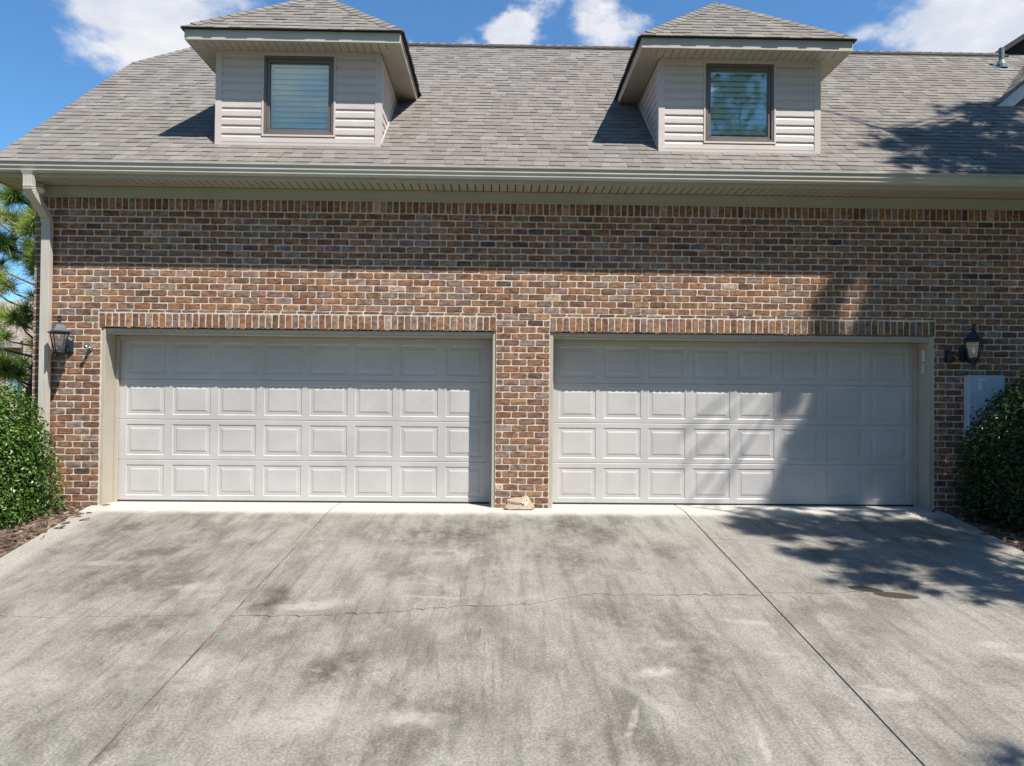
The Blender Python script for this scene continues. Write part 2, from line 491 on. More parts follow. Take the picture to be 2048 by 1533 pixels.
# ------------------------------------------------------------------ mesh helpers
class MB:
    def __init__(self):
        self.v = []
        self.f = []
        self.c = []

    def add(self, verts, faces, col=None):
        o = len(self.v)
        self.v.extend([tuple(x) for x in verts])
        for f in faces:
            self.f.append(tuple(i + o for i in f))
            self.c.append(col)
        return self

    def box(self, x0, x1, y0, y1, z0, z1, col=None):
        vs = [(x0, y0, z0), (x1, y0, z0), (x1, y1, z0), (x0, y1, z0), (x0, y0, z1), (x1, y0, z1), (x1, y1, z1), (x0, y1, z1)]
        fs = [(0, 3, 2, 1), (4, 5, 6, 7), (0, 1, 5, 4), (1, 2, 6, 5), (2, 3, 7, 6), (3, 0, 4, 7)]
        return self.add(vs, fs, col)

    def quad(self, a, b, c, d, col=None):
        return self.add([a, b, c, d], [(0, 1, 2, 3)], col)

    def prism_x(self, prof, x0, x1, col=None, caps=True, closed=True):
        """extrude a (y, z) profile along X"""
        n = len(prof)
        vs = [(x0, y, z) for y, z in prof] + [(x1, y, z) for y, z in prof]
        fs = [(i, (i + 1) % n, (i + 1) % n + n, i + n) for i in range(n if closed else n - 1)]
        if caps and closed:
            fs += [tuple(range(n))[::-1], tuple(range(n, 2 * n))]
        return self.add(vs, fs, col)

    def lathe(self, prof, cx=0, cy=0, n=16, col=None, rot=0.0):
        """prof: list of (radius, z)"""
        vs = []
        for r, z in prof:
            for k in range(n):
                a = 2 * math.pi * k / n + rot
                vs.append((cx + r * math.cos(a), cy + r * math.sin(a), z))
        fs = []
        for i in range(len(prof) - 1):
            for k in range(n):
                k2 = (k + 1) % n
                fs.append((i * n + k, i * n + k2, (i + 1) * n + k2, (i + 1) * n + k))
        fs.append(tuple(range(n))[::-1])
        fs.append(tuple(range((len(prof) - 1) * n, len(prof) * n)))
        return self.add(vs, fs, col)

    def tube(self, pts, radii, n=8, col=None, caps=True):
        pts = [Vector(p) for p in pts]
        vs, fs = [], []
        prev = None
        for i, p in enumerate(pts):
            t = (pts[min(i + 1, len(pts) - 1)] - pts[max(i - 1, 0)]).normalized()
            a = prev if prev is not None else (Vector((1, 0, 0)) if abs(t.x) < 0.9 else Vector((0, 1, 0)))
            u = (a - t * a.dot(t)).normalized()
            prev = u
            w = t.cross(u)
            r = radii[i] if isinstance(radii, (list, tuple)) else radii
            for k in range(n):
                an = 2 * math.pi * k / n
                vs.append(tuple(p + (u * math.cos(an) + w * math.sin(an)) * r))
        for i in range(len(pts) - 1):
            for k in range(n):
                k2 = (k + 1) % n
                fs.append((i * n + k, i * n + k2, (i + 1) * n + k2, (i + 1) * n + k))
        if caps:
            fs.append(tuple(range(n))[::-1])
            fs.append(tuple(range((len(pts) - 1) * n, len(pts) * n)))
        return self.add(vs, fs, col)

    def mesh(self, name, mat, smooth=False):
        me = bpy.data.meshes.new(name)
        me.from_pydata(self.v, [], self.f)
        if any(c is not None for c in self.c):
            at = me.color_attributes.new('tint', 'FLOAT_COLOR', 'CORNER')
            tot = np.array([len(f) for f in self.f])
            cols = np.array([(*(c or (0.5, 0.5, 0.5))[:3], 1.0) for c in self.c], dtype=np.float32)
            at.data.foreach_set('color', np.repeat(cols, tot, axis=0).ravel())
        if mat is not None:
            me.materials.append(mat)
        if smooth:
            me.polygons.foreach_set('use_smooth', [True] * len(me.polygons))
        me.update()
        return me

    def obj(self, name, mat, parent=None, loc=(0, 0, 0), smooth=False, kind=None, bevel=0.0):
        me = self.mesh(name, mat, smooth)
        o = bpy.data.objects.new(name, me)
        C.objects.link(o)
        o.location = loc
        if parent is not None:
            o.parent = parent
        if kind:
            o['kind'] = kind
        if bevel:
            bm = bmesh.new()
            bm.from_mesh(me)
            bmesh.ops.recalc_face_normals(bm, faces=bm.faces)
            bmesh.ops.bevel(bm, geom=[e for e in bm.edges], offset=bevel, segments=1, affect='EDGES', clamp_overlap=True)
            bm.to_mesh(me)
            bm.free()
        return o


def link_mesh(name, me, parent, loc=(0, 0, 0)):
    o = bpy.data.objects.new(name, me)
    C.objects.link(o)
    o.location = loc
    o.parent = parent
    return o


def thing(name, label, cat, loc=(0, 0, 0), group=None):
    o = bpy.data.objects.new(name, None)
    C.objects.link(o)
    o.location = loc
    o.empty_display_size = 0.2
    o['label'] = label
    o['category'] = cat
    if group:
        o['group'] = group
    return o


def tag(o, label, cat, group=None):
    o['label'] = label
    o['category'] = cat
    if group:
        o['group'] = group
    return o


RIGHT, UP, FWD = _rt, _up, _fw
def px(p):
    """where a point falls in the 2048 x 1533 frame (used only to rank pieces by size in view)"""
    q = Vector(p) - CAMPOS
    d = q.dot(FWD)
    if d < 0.1:
        return (-9999, -9999, d)
    return (1024 + 1420 * q.dot(RIGHT) / d, 766.5 - 1420 * q.dot(UP) / d, d)


def in_frame(p, m=0):
    x, y, d = px(p)
    return d > 0 and -m < x < 2048 + m and -m < y < 1533 + m


SLOPE = 0.095
def gz(y):
    if y > -0.15:
        return 0.0
    return SLOPE * (max(y, -14.0) + 0.15)

rng = random.Random(11)

# ================================================================== GROUND
def build_ground():
    mb = MB()
    ys = [-120, -14, -0.15, 0.3, 200]
    xs = [-160, 160]
    for i in range(len(ys) - 1):
        a, b = ys[i], ys[i + 1]
        mb.quad((xs[0], a, gz(a) - .07), (xs[1], a, gz(a) - .07), (xs[1], b, gz(b) - .07), (xs[0], b, gz(b) - .07))
    mb.obj('lawn', M['lawn'], kind='structure')

    def bed(xl0, xl1, name, hole):
        m = MB()
        def strip(x0a, x0b, x1a, x1b, y0, y1):
            m.quad((x0a, y0, gz(y0) - .03), (x1a, y0, gz(y0) - .03), (x1b, y1, gz(y1) - .03), (x0b, y1, gz(y1) - .03))
        strip(xl0, xl0, xl1, xl1, -3.4, -0.15)
        strip(xl0, xl0, xl1, xl1, -0.15, 0.002)
        return m.obj(name, M['mulch'], kind='structure')
    left = bed(-9.0, -2.9, 'mulch_bed', None)
    right = bed(6.6, 17.0, 'mulch_bed', None)
    # loose bark chips and pine straw on the beds
    for (x0, x1, y0, y1, nchip, name) in ((-5.2, -3.3, -2.3, -0.02, 1500, 'bark_chips'), (7.0, 9.0, -2.2, -0.02, 1100, 'bark_chips')):
        m = MB()
        for _ in range(nchip):
            x, y = rng.uniform(x0, x1), rng.uniform(y0, y1)
            e = edge_left(y) if x < 1 else edge_right(y)
            if (x < 1 and x > e - 0.03) or (x > 1 and x < e + 0.03):
                if rng.random() > 0.06:
                    continue
                zz = gz(y) + 0.004
            else:
                zz = gz(y) - 0.028
            L, w = rng.uniform(.02, .06), rng.uniform(.006, .022)
            a = rng.uniform(0, 6.28)
            tl = rng.uniform(-.35, .35)
            u = Vector((math.cos(a), math.sin(a), tl)).normalized()
            v = Vector((-math.sin(a), math.cos(a), rng.uniform(-.3, .3))).normalized()
            c = Vector((x, y, zz + rng.uniform(.004, .020)))
            k = rng.uniform(.6, 1.4)
            col = rng.choice([(.15, .095, .065), (.11, .075, .055), (.19, .13, .09), (.25, .19, .14), (.08, .06, .048)])
            col = tuple(q * k for q in col)
            p = [c + u * L + v * w * .6, c - u * L * .9 + v * w, c - u * L - v * w * .7, c + u * L * .8 - v * w]
            h = Vector((0, 0, rng.uniform(.004, .010)))
            m.add([*(q - h for q in p), *(q + h for q in p)], [(4, 5, 6, 7), (0, 1, 5, 4), (1, 2, 6, 5), (2, 3, 7, 6), (3, 0, 4, 7)], col)
        m.obj(name, M['chip'], parent=left if x0 < 0 else right, kind='stuff')


def edge_left(y):
    return -3.655 - 0.145 * y if y < 0 else -3.655


def edge_right(y):
    return 7.315 + 0.115 * y if y < 0 else 7.315


def build_driveway():
    """three concrete bays, split where they have cracked, with the joints as real gaps"""
    base = MB()
    for a, b in ((-14, -0.15), (-0.15, 0.36)):
        base.quad((edge_left(a) + .02, a, gz(a) - .045), (edge_right(a) - .02, a, gz(a) - .045), (edge_right(b) - .02, b, gz(b) - .045), (edge_left(b) + .02, b, gz(b) - .045))
    drive = base.obj('driveway', M['dark'], kind='structure')
    JL0, JL1 = -0.568, -0.600     # joint position at the door / 6 m out
    JR0, JR1 = 3.915, 3.838
    jl = lambda y: JL0 + (JL1 - JL0) * min(1.5, max(0, -y / 5.4))
    jr = lambda y: JR0 + (JR1 - JR0) * min(1.5, max(0, -y / 5.4))
    r = random.Random(5)

    def wiggle(pts, amp=.012, step=.045):
        out = []
        for (x0, y0), (x1, y1) in zip(pts[:-1], pts[1:]):
            n = max(1, int(abs(x1 - x0) / step))
            for i in range(n):
                t = i / n
                out.append((x0 + (x1 - x0) * t, y0 + (y1 - y0) * t + (r.uniform(-amp, amp) if 0 < i or out else 0)))
        out.append(pts[-1])
        return out
    c_mid = wiggle([(jl(-3.48), -3.478), (-.037, -3.463), (.55, -3.399), (1.026, -3.303), (1.563, -3.224), (1.836, -3.20), (2.123, -3.065), (2.395, -2.971), (2.872, -3.0), (3.315, -2.984), (jr(-2.98), -2.978)], .022)
    c_left = wiggle([(edge_left(-3.5), -3.50), (-2.39, -3.484), (-1.98, -3.519), (-1.41, -3.485), (-1.10, -3.473), (jl(-3.40), -3.40)], .012)
    c_r1 = wiggle([(jr(-1.34), -1.338), (4.429, -1.401), (4.63, -1.452), (5.16, -1.258), (5.59, -1.077), (6.18, -1.065), (6.92, -1.264), (edge_right(-1.3), -1.3)], .014)
    c_r2 = wiggle([(jr(-2.92), -2.92), (4.486, -2.937), (4.871, -2.885), (5.309, -2.832), (6.25, -2.906), (edge_right(-2.95), -2.95)], .014)
    gapj = 0.007

    def slab(xl, xr, upper, lower, gl, gr, gapc=(.004, .004)):
        """upper/lower: crack polylines (left to right) or a y value"""
        def side(f, sgn, g, y0, y1):
            n = 10
            return [(f(y0 + (y1 - y0) * i / n) + sgn * g, y0 + (y1 - y0) * i / n) for i in range(n + 1)]
        if isinstance(upper, (int, float)):
            top = [(xl(upper) + gl, upper), (xr(upper) - gr, upper)]
        else:
            top = [(x, y - gapc[0] * (0.25 + r.random())) for x, y in upper]
            top[0] = (top[0][0] + gl, top[0][1])
            top[-1] = (top[-1][0] - gr, top[-1][1])
        if isinstance(lower, (int, float)):
            bot = [(xl(lower) + gl, lower), (xr(lower) - gr, lower)]
        else:
            bot = [(x, y + gapc[1] * (0.25 + r.random())) for x, y in lower]
            bot[0] = (bot[0][0] + gl, bot[0][1])
            bot[-1] = (bot[-1][0] - gr, bot[-1][1])
        m = MB()

        def emit(t, b):
            lft = side(xl, 1, gl, b[0][1], t[0][1])
            rgt = side(xr, -1, gr, t[-1][1], b[-1][1])
            poly = b + rgt[::-1][1:-1] + t[::-1] + lft[::-1][1:-1]
            n = len(poly)
            vs = [(x, y, gz(y)) for x, y in poly]
            m.add(vs, [tuple(range(n))])
            m.add(vs + [(x, y, gz(y) - .04) for x, y in poly], [(i, i + n, (i + 1) % n + n, (i + 1) % n) for i in range(n)])
        if top[0][1] > -0.15 + 1e-4:
            brk = [(xl(-.15) + gl, -.15), (xr(-.15) - gr, -.15)]
            emit(top, brk)
            emit(brk, bot)
        else:
            emit(top, bot)
        m.obj('concrete_slab', M['concrete'], drive)
    el, er = edge_left, edge_right
    Y0, YE = 0.345, -13.9
    slab(el, jl, Y0, c_left, 0, gapj)
    slab(el, jl, c_left, YE, 0, gapj)
    slab(jl, jr, Y0, c_mid, gapj, gapj, (.012, .010))
    slab(jl, jr, c_mid, YE, gapj, gapj, (.009, .009))
    slab(jr, er, Y0, c_r1, gapj, 0, (.006, .006))
    slab(jr, er, c_r1, c_r2, gapj, 0, (.006, .007))
    slab(jr, er, c_r2, YE, gapj, 0, (.006, .006))
    for f, mat in ((jl, 'wood_strip'), (jr, 'rubber')):
        m = MB()
        for a, b in ((-13.8, -5.4), (-5.4, -.5), (-.5, -.15), (-.15, .34)):
            m.quad((f(a) - .007, a, gz(a) - .006), (f(a) + .007, a, gz(a) - .006), (f(b) + .007, b, gz(b) - .006), (f(b) - .007, b, gz(b) - .006))
        m.obj('expansion_strip', M[mat], drive)


build_ground()
build_driveway()

# ================================================================== HOUSE
house = thing('brick_house', 'brick garage wing with grey shingle roof, two dormers and twin panelled garage doors', 'house')
XL, XR = -4.44, 16.5           # wall ends
CO = 0.085                     # course height
ZG = 2.265                     # a bed joint level
OPEN = [(-3.575, 1.495), (2.192, 7.225)]
SOLD = [(-3.607, 1.495), (2.192, 7.248)]
SB, ST, SLV = 2.279, 2.474, 2.520
ZF = 3.795
JOINT = 0.0122

PALETTE = [((.30, .160, .088), 28), ((.235, .125, .074), 22), ((.34, .205, .118), 11), ((.255, .178, .145), 20), ((.165, .096, .066), 11),
           ((.075, .060, .056), 1.6), ((.31, .240, .205), 9), ((.52, .43, .34), 1.3)]
PW = [w for _, w in PALETTE]


def brick_colour(r):
    c = r.choices(PALETTE, PW)[0][0]
    c = tuple(x * .78 + m_ * .22 for x, m_ in zip(c, (.235, .148, .100)))
    k = r.uniform(.86, 1.14) * .90
    return tuple(x * k * r.uniform(.96, 1.04) * q for x, q in zip(c[:3], (.94, .905, .88)))


def brick_shape(mb, w, h, r, col, o=(0, 0, 0), axis='x'):
    """a tumbled brick face, w x h, uneven outline, proud of the mortar"""
    jx = lambda a: r.uniform(-a, a)
    x, z = w / 2, h / 2
    c = min(r.uniform(.006, .015), w * .2)
    ring = [(-x + c, -z), (-x * .2 + jx(.01), -z), (x * .45 + jx(.01), -z), (x - c, -z), (x, -z + c), (x, z - c), (x - c, z), (jx(.02), z), (-x + c, z), (-x, z - c), (-x, -z + c)]
    ring = [(a + jx(.0026), b + jx(.0034)) for a, b in ring]
    n = len(ring)
    proud = r.uniform(.0040, .0072)
    tilt = jx(.0008)
    lay = [(1.0, .006), (0.970, -proud * .55), (0.86, -proud)]
    vs = []
    for s, y in lay:
        sx = 1 - (1 - s) * (.06 / max(w, .06))
        for a, b in ring:
            vs.append((a * sx if s < 1 else a, y + (tilt * a / x if s < .95 else 0), b * s))
    fs = []
    for i in range(2):
        for k in range(n):
            k2 = (k + 1) % n
            fs.append((i * n + k, i * n + k2, (i + 1) * n + k2, (i + 1) * n + k))
    fs.append(tuple(range(2 * n, 3 * n)))
    if axis == 'x':
        vs = [(a + o[0], b + o[1], d + o[2]) for a, b, d in vs]
    else:     # a wall facing -X: brick runs along Y (towards +Y on the left)
        vs = [(b + o[0], -a + o[1], d + o[2]) for a, b, d in vs]
    mb.add(vs, fs, col)


def build_wall():
    m = MB()
    t = 0.10
    y0 = -0.0012
    m.box(XL + .004, OPEN[0][0], y0, t, -.6, SB + .0005)
    m.box(OPEN[0][1], OPEN[1][0], y0, t, -.6, SB + .0005)
    m.box(OPEN[1][1], XR, y0, t, -.6, SB + .0005)
    m.box(XL + .004, OPEN[0][0], y0, t, SB + .001, SB + .0145)
    m.box(OPEN[0][1], OPEN[1][0], y0, t, SB + .001, SB + .0145)
    m.box(OPEN[1][1], XR, y0, t, SB + .001, SB + .0145)
    m.box(XL + .004, XR, y0, t, SB + .015, 4.10)
    # the long side wall and the back
    m.box(XL + .0045, XL + .1, t, 8.9, -.6, 4.06)
    m.box(XL, XR, 8.8, 8.9, -.6, 4.06)
    wall = m.obj('brick_wall', M['mortar'], house)
    pieces = []      # (name, cx, cz, w, h)
    r = random.Random(21)
    LB = .211
    k = -40
    z = ZG - 30 * CO
    row = 0
    for row in range(0, 48):
        z = ZG - 30 * CO + row * CO
        if z > ZF - .04:
            break
        segs = []
        zc = z + CO / 2
        if zc < ZG:
            segs = [(XL, OPEN[0][0]), (OPEN[0][1], OPEN[1][0]), (OPEN[1][1], XR)]
        elif zc < ZG + 3 * CO - .001:
            segs = [(XL, SOLD[0][0]), (SOLD[0][1], SOLD[1][0]), (SOLD[1][1], XR)]
        else:
            segs = [(XL, XR)]
        ph = 1.495 + .091 + (LB / 2 if row % 2 else 0) + r.uniform(-.006, .006)
        for a, b in segs:
            n0 = math.floor((a - ph) / LB)
            cuts = [a]
            i = n0 + 1
            while ph + i * LB < b - .045:
                c = ph + i * LB + r.uniform(-.006, .006)
                if c > a + .045:
                    cuts.append(c)
                i += 1
            cuts.append(b)
            for c0, c1 in zip(cuts[:-1], cuts[1:]):
                w = c1 - c0 - JOINT
                if w < .02 or c0 > 9.4 and (row % 1):
                    continue
                gnd = gz(0) - .12
                if z + CO < gnd:
                    continue
                pieces.append(('brick', (c0 + c1) / 2, zc + r.uniform(-.0015, .0015), w + r.uniform(-.003, .002), CO - JOINT + r.uniform(-.003, .002), 'h'))
    # cut course above the soldiers, and the soldier courses
    for a, b in SOLD:
        x = a
        while x < b - .02:
            e = min(b, x + LB + r.uniform(-.01, .01))
            pieces.append(('brick', (x + e) / 2, (ST + SLV) / 2 + .006, e - x - JOINT, .026, 'h'))
            x = e
        n = round((b - a) / .0848)
        for i in range(n):
            p = (b - a) / n
            pieces.append(('soldier_brick', a + (i + .5) * p, (SB + ST) / 2 - .003, p - JOINT + r.uniform(-.003, .003), ST - SB - .008 + r.uniform(-.008, .010), 'v'))
    x = XL
    while x < XR - .03:
        pieces.append(('soldier_brick', x + .0424, (ZF + 3.99) / 2 + .004, .0848 - JOINT + r.uniform(-.004, .003), .187, 'v'))
        x += .0848
    # rank: the 300 largest of each kind in view become objects of their own
    rank = {'brick': [], 'soldier_brick': []}
    for i, (nm, cx, cz, w, h, o) in enumerate(pieces):
        u, v, d = px((cx, 0, cz))
        vis = 8 < u < 2040 and not (u < 125 and v > 760) and not (u > 1915 and v > 740) and w > (.12 if nm == 'brick' else 0) and not (80 < u < 112) and cz > .05
        # prefer a compact field: the pier, then the courses just over the doors
        rank[nm].append((round(w * h / d / d, 6) if vis else -1, -abs(u - 1050), i))
    chosen = set()
    for nm in rank:
        rk = sorted(rank[nm], reverse=True)
        chosen.update(i for s, _, i in rk[:300] if s > 0)
    fields = {'brick': MB(), 'soldier_brick': MB()}
    for i, (nm, cx, cz, w, h, o) in enumerate(pieces):
        col = brick_colour(r)
        if o == 'v':
            # build lying down, then stand it up
            mb = MB()
            brick_shape(mb, h, w, r, col)
            mb.v = [(d, b, a) for a, b, d in mb.v]
            mb.f = [f[::-1] for f in mb.f]
        else:
            mb = MB()
            brick_shape(mb, w, h, r, col)
        if i in chosen:
            mb.obj(nm, M['brick'], wall, loc=(cx, 0, cz))
        else:
            fields[nm].add([(a + cx, b, d + cz) for a, b, d in mb.v], mb.f, col)
    # bricks of the side wall round the corner
    z = ZG - 30 * CO
    row = 0
    while z < 3.9:
        y = .005 + (LB / 2 if row % 2 else LB)
        ya = 0.0
        while ya < 8.7:
            w = y - ya - JOINT
            if w > .03 and z > -.3:
                brick_shape(fields['brick'], w, CO - JOINT, r, brick_colour(r), o=(XL, (y + ya) / 2, z + CO / 2), axis='y')
            ya = y
            y += LB
        z += CO
        row += 1
    fields['brick'].obj('brick_field', M['brick'], wall, kind='stuff')
    fields['soldier_brick'].obj('soldier_brick_field', M['brick'], wall, kind='stuff')
    return wall


build_wall()


# ------------------------------------------------------------------ garage doors and their frames
def build_garage(a, b):
    cx = (a + b) / 2
    fr = MB()
    fr.box(a - .02, a + .030, .035, .30, -.04, SB - .002)
    frame = fr.obj('door_frame', M['trim'], house)
    for nm, bx in (('jamb', (b - .030, b + .02, .035, .30, -.04, SB - .002)), ('head', (a + .031, b - .031, .036, .30, SB - .075, SB - .002)),
                   ('brick_mould', (a - .01, a + .045, .012, .0345, -.02, SB - .003)), ('brick_mould', (b - .045, b + .01, .012, .0345, -.02, SB - .003)),
                   ('brick_mould', (a + .046, b - .046, .022, .0345, SB - .045, SB - .006))):
        MB().box(*bx).obj(nm, M['trim'], frame, bevel=.003)
    for bx in ((a + .0305, a + .075, .285, .318, -.01, SB - .078), (b - .075, b - .0305, .285, .318, -.01, SB - .078), (a + .076, b - .076, .285, .318, SB - .125, SB - .0765)):
        MB().box(*bx).obj('stop_moulding', M['trim'], frame, bevel=.004)
    # leaf
    DY = .330
    x0, x1 = cx - 2.475, cx + 2.475
    back = MB().box(x0 - .1, x1 + .1, DY + .045, DY + .07, -.03, 2.28)
    door = back.obj('garage_door', M['dark'], house)
    H = .536
    zt = [.020 + i * H for i in range(5)]
    PW_, PH = .500, .408
    pitch = .6045
    xs0 = cx - 3.5 * pitch
    panel_mesh = None
    bw = .010         # outer bevel
    for s in range(4):
        za, zb = zt[s] + .0006, zt[s + 1] - .0006
        m = MB()
        pz0 = (za + zb) / 2 - PH / 2
        pz1 = pz0 + PH
        if s == 3:
            pz0 += .012; pz1 += .012
        # stiles and rails round each opening
        xs = [x0]
        for i in range(8):
            xs += [xs0 + i * pitch - PW_ / 2, xs0 + i * pitch + PW_ / 2]
        xs.append(x1)
        f = lambda xa, xb, z0, z1: m.quad((xa, DY, z0), (xb, DY, z0), (xb, DY, z1), (xa, DY, z1))
        # rolled top and bottom lips of the section
        m.quad((x0, DY + .006, za), (x1, DY + .006, za), (x1, DY, za + .007), (x0, DY, za + .007))
        m.quad((x0, DY, zb - .007), (x1, DY, zb - .007), (x1, DY + .006, zb), (x0, DY + .006, zb))
        m.quad((x0, DY + .05, za), (x1, DY + .05, za), (x1, DY + .006, za), (x0, DY + .006, za))
        m.quad((x0, DY + .006, zb), (x1, DY + .006, zb), (x1, DY + .05, zb), (x0, DY + .05, zb))
        f(x0, x1, za + .007, pz0)
        f(x0, x1, pz1, zb - .007)
        for i in range(0, len(xs), 2):
            f(xs[i], xs[i + 1], pz0, pz1)
        # pressed mould round each panel: down, flat
        for i in range(8):
            c = xs0 + i * pitch
            r0 = [(c - PW_ / 2, pz0), (c + PW_ / 2, pz0), (c + PW_ / 2, pz1), (c - PW_ / 2, pz1)]
            def ring(ins, y):
                sx, sz = PW_ / 2 - ins, PH / 2 - ins
                zc = (pz0 + pz1) / 2
                return [(c - sx, y, zc - sz), (c + sx, y, zc - sz), (c + sx, y, zc + sz), (c - sx, y, zc + sz)]
            R0_, R1_, R2_ = ring(0, DY), ring(bw, DY + .0075), ring(.046, DY + .0060)
            for A, B in ((R0_, R1_), (R1_, R2_)):
                for k in range(4):
                    k2 = (k + 1) % 4
                    m.quad(A[k], A[k2], B[k2], B[k])
            if panel_mesh is None:
                pm = MB()
                ins = .0455
                q = lambda i2, y: [(-(PW_ / 2 - i2), y, -(PH / 2 - i2)), (PW_ / 2 - i2, y, -(PH / 2 - i2)), (PW_ / 2 - i2, y, PH / 2 - i2), (-(PW_ / 2 - i2), y, PH / 2 - i2)]
                L = [q(ins, .0062), q(ins + .016, .0012), q(ins + .022, .0004)]
                for A, B in zip(L[:-1], L[1:]):
                    for k in range(4):
                        k2 = (k + 1) % 4
                        pm.quad(A[k], A[k2], B[k2], B[k])
                pm.quad(*L[-1])
                panel_mesh = pm.mesh('raised_panel', M['door'])
            link_mesh('raised_panel', panel_mesh, door, (c, DY, (pz0 + pz1) / 2))
        m.obj('door_section', M['door'], door)
    MB().box(x0, x1, DY + .004, DY + .03, -.002, .020).obj('bottom_seal', M['dark'], door)
    return door


for a, b in OPEN:
    build_garage(a, b)

# ------------------------------------------------------------------ eave: frieze, soffit, fascia, gutter, downspout
EX0, EX1 = -4.80, 16.85
SOF = 4.092
fz = MB()
fz.box(XL - .02, XR, -.036, .0, 3.948, SOF - .004)
fz.box(XL - .02, XR, -.044, -.0365, 3.944, 3.962)
fz.obj('frieze_board', M['trim'], house)
sf = MB()
sf.box(EX0 + .02, EX1, -.400, -.036, SOF + .012, SOF + .022)
sf.box(EX0 + .02, XL - .021, -.0355, .22, SOF + .012, SOF + .022)
soffit = sf.obj('soffit', M['dark'], house)
pl = MB()
pl.prism_x([(-.400, SOF + .010), (-.400, SOF), (-.040, SOF), (-.040, SOF + .010)], -.0440, .0440)
pl.v = [(x, y, z) for x, y, z in pl.v]
pme = pl.mesh('soffit_plank', M['trim'])
x = EX0 + .07
while x < 8.6:
    link_mesh('soffit_plank', pme, soffit, (x, 0, 0))
    x += .1016
MB().box(8.6, EX1, -.400, -.040, SOF, SOF + .010).obj('soffit_strip', M['trim'], soffit)
MB().box(EX0 + .021, XL - .022, -.039, .22, SOF, SOF + .010).obj('corner_return', M['trim'], soffit)
fa = MB()
fa.box(EX0, EX1, -.424, -.402, SOF - .012, 4.225)
fa.box(EX0, EX0 + .021, -.4015, .24, SOF - .012, 4.30)
fa.box(EX0 + .022, XL - .024, .221, .24, SOF - .012, 4.30)
fa.obj('fascia', M['trim'], house)
prof = [(-.4255, 4.246), (-.4255, 4.128), (-.465, 4.126), (-.480, 4.134), (-.487, 4.150), (-.487, 4.166), (-.494, 4.184), (-.5015, 4.196), (-.5015, 4.243), (-.517, 4.247), (-.519, 4.256), (-.510, 4.261),
        (-.496, 4.259), (-.4955, 4.200), (-.482, 4.170), (-.470, 4.140), (-.431, 4.137), (-.431, 4.246)]
gm = MB()
for a, b in ((EX0 - .05, 5.35), (5.3505, EX1)):
    gm.prism_x(prof, a, b)
gut = gm.obj('gutter', M['gutter'], house)


def build_downspout():
    m = MB()
    X = -4.22
    hw, hd = .054, .036

    def section(y, z, ang, k=1.0):
        """rectangular section with ribbed front; ang = tilt of the path from vertical"""
        ca, sa = math.cos(ang), math.sin(ang)
        pts = []
        ribs = 7
        for i in range(ribs * 2 + 1):
            t = -1 + i / ribs
            pts.append((t * hw * k, -hd * k - (.003 if i % 2 else 0)))
        pts += [(hw * k, hd * k), (-hw * k, hd * k)]
        return [(X + a, y + b * ca, z - b * sa * -1) for a, b in pts]
    path = []
    path.append((-.468, 4.140, 0, 1.45))
    path.append((-.468, 4.085, 0, 1.02))
    path.append((-.466, 4.00, 0.05, 1.0))
    # ribbed upper elbow
    for i in range(9):
        t = i / 8
        a = t * .95
        path.append((-.466 + .10 * (1 - math.cos(a)), 3.97 - .11 * math.sin(a), a, 1.0 + (.07 if i % 2 else 0)))
    y, z = path[-1][0], path[-1][1]
    path.append((-.135, z - (-.135 - y) / math.tan(.95), .95, 1.0))
    y, z = path[-1][0], path[-1][1]
    for i in range(1, 9):
        a = .95 * (1 - i / 8)
        path.append((y + .085 * (1 - math.cos(.95 * i / 8)) * .9, z - .075 * i / 8, a, 1.0 + (.05 if i % 2 else 0)))
    yl = path[-1][0]
    path.append((yl, 2.9, 0, 1.0))
    path.append((yl, 2.5, 0, 1.0))
    path.append((yl, .10, 0, 1.0))
    secs = [section(*p[:3], p[3]) for p in path]
    n = len(secs[0])
    vs = [v for s in secs for v in s]
    fs = []
    for i in range(len(secs) - 1):
        for k in range(n):
            k2 = (k + 1) % n
            fs.append((i * n + k, i * n + k2, (i + 1) * n + k2, (i + 1) * n + k))
    fs.append(tuple(range(n)))
    m.add(vs, fs)
    d = m.obj('downspout', M['gutter'], house)


build_downspout()

# ================================================================== ROOF
P = 10 / 12
RZ = lambda y: 4.20 + P * (y + .45)     # main front slope
RIDGE_Y, RX0 = 4.22, -3.83
RIDGE_Z = RZ(RIDGE_Y)
JY = 3.00                                # where the gable is clipped
SH = []                                  # all shingles: (centre, size, verts, faces, colour, owner)
SPAL = [((.180, .171, .160), 30), ((.170, .162, .152), 24), ((.198, .190, .178), 18), ((.156, .148, .140), 10), ((.188, .175, .158), 9), ((.208, .200, .188), 5), ((.192, .170, .148), 1.5)]
SPW = [w for _, w in SPAL]


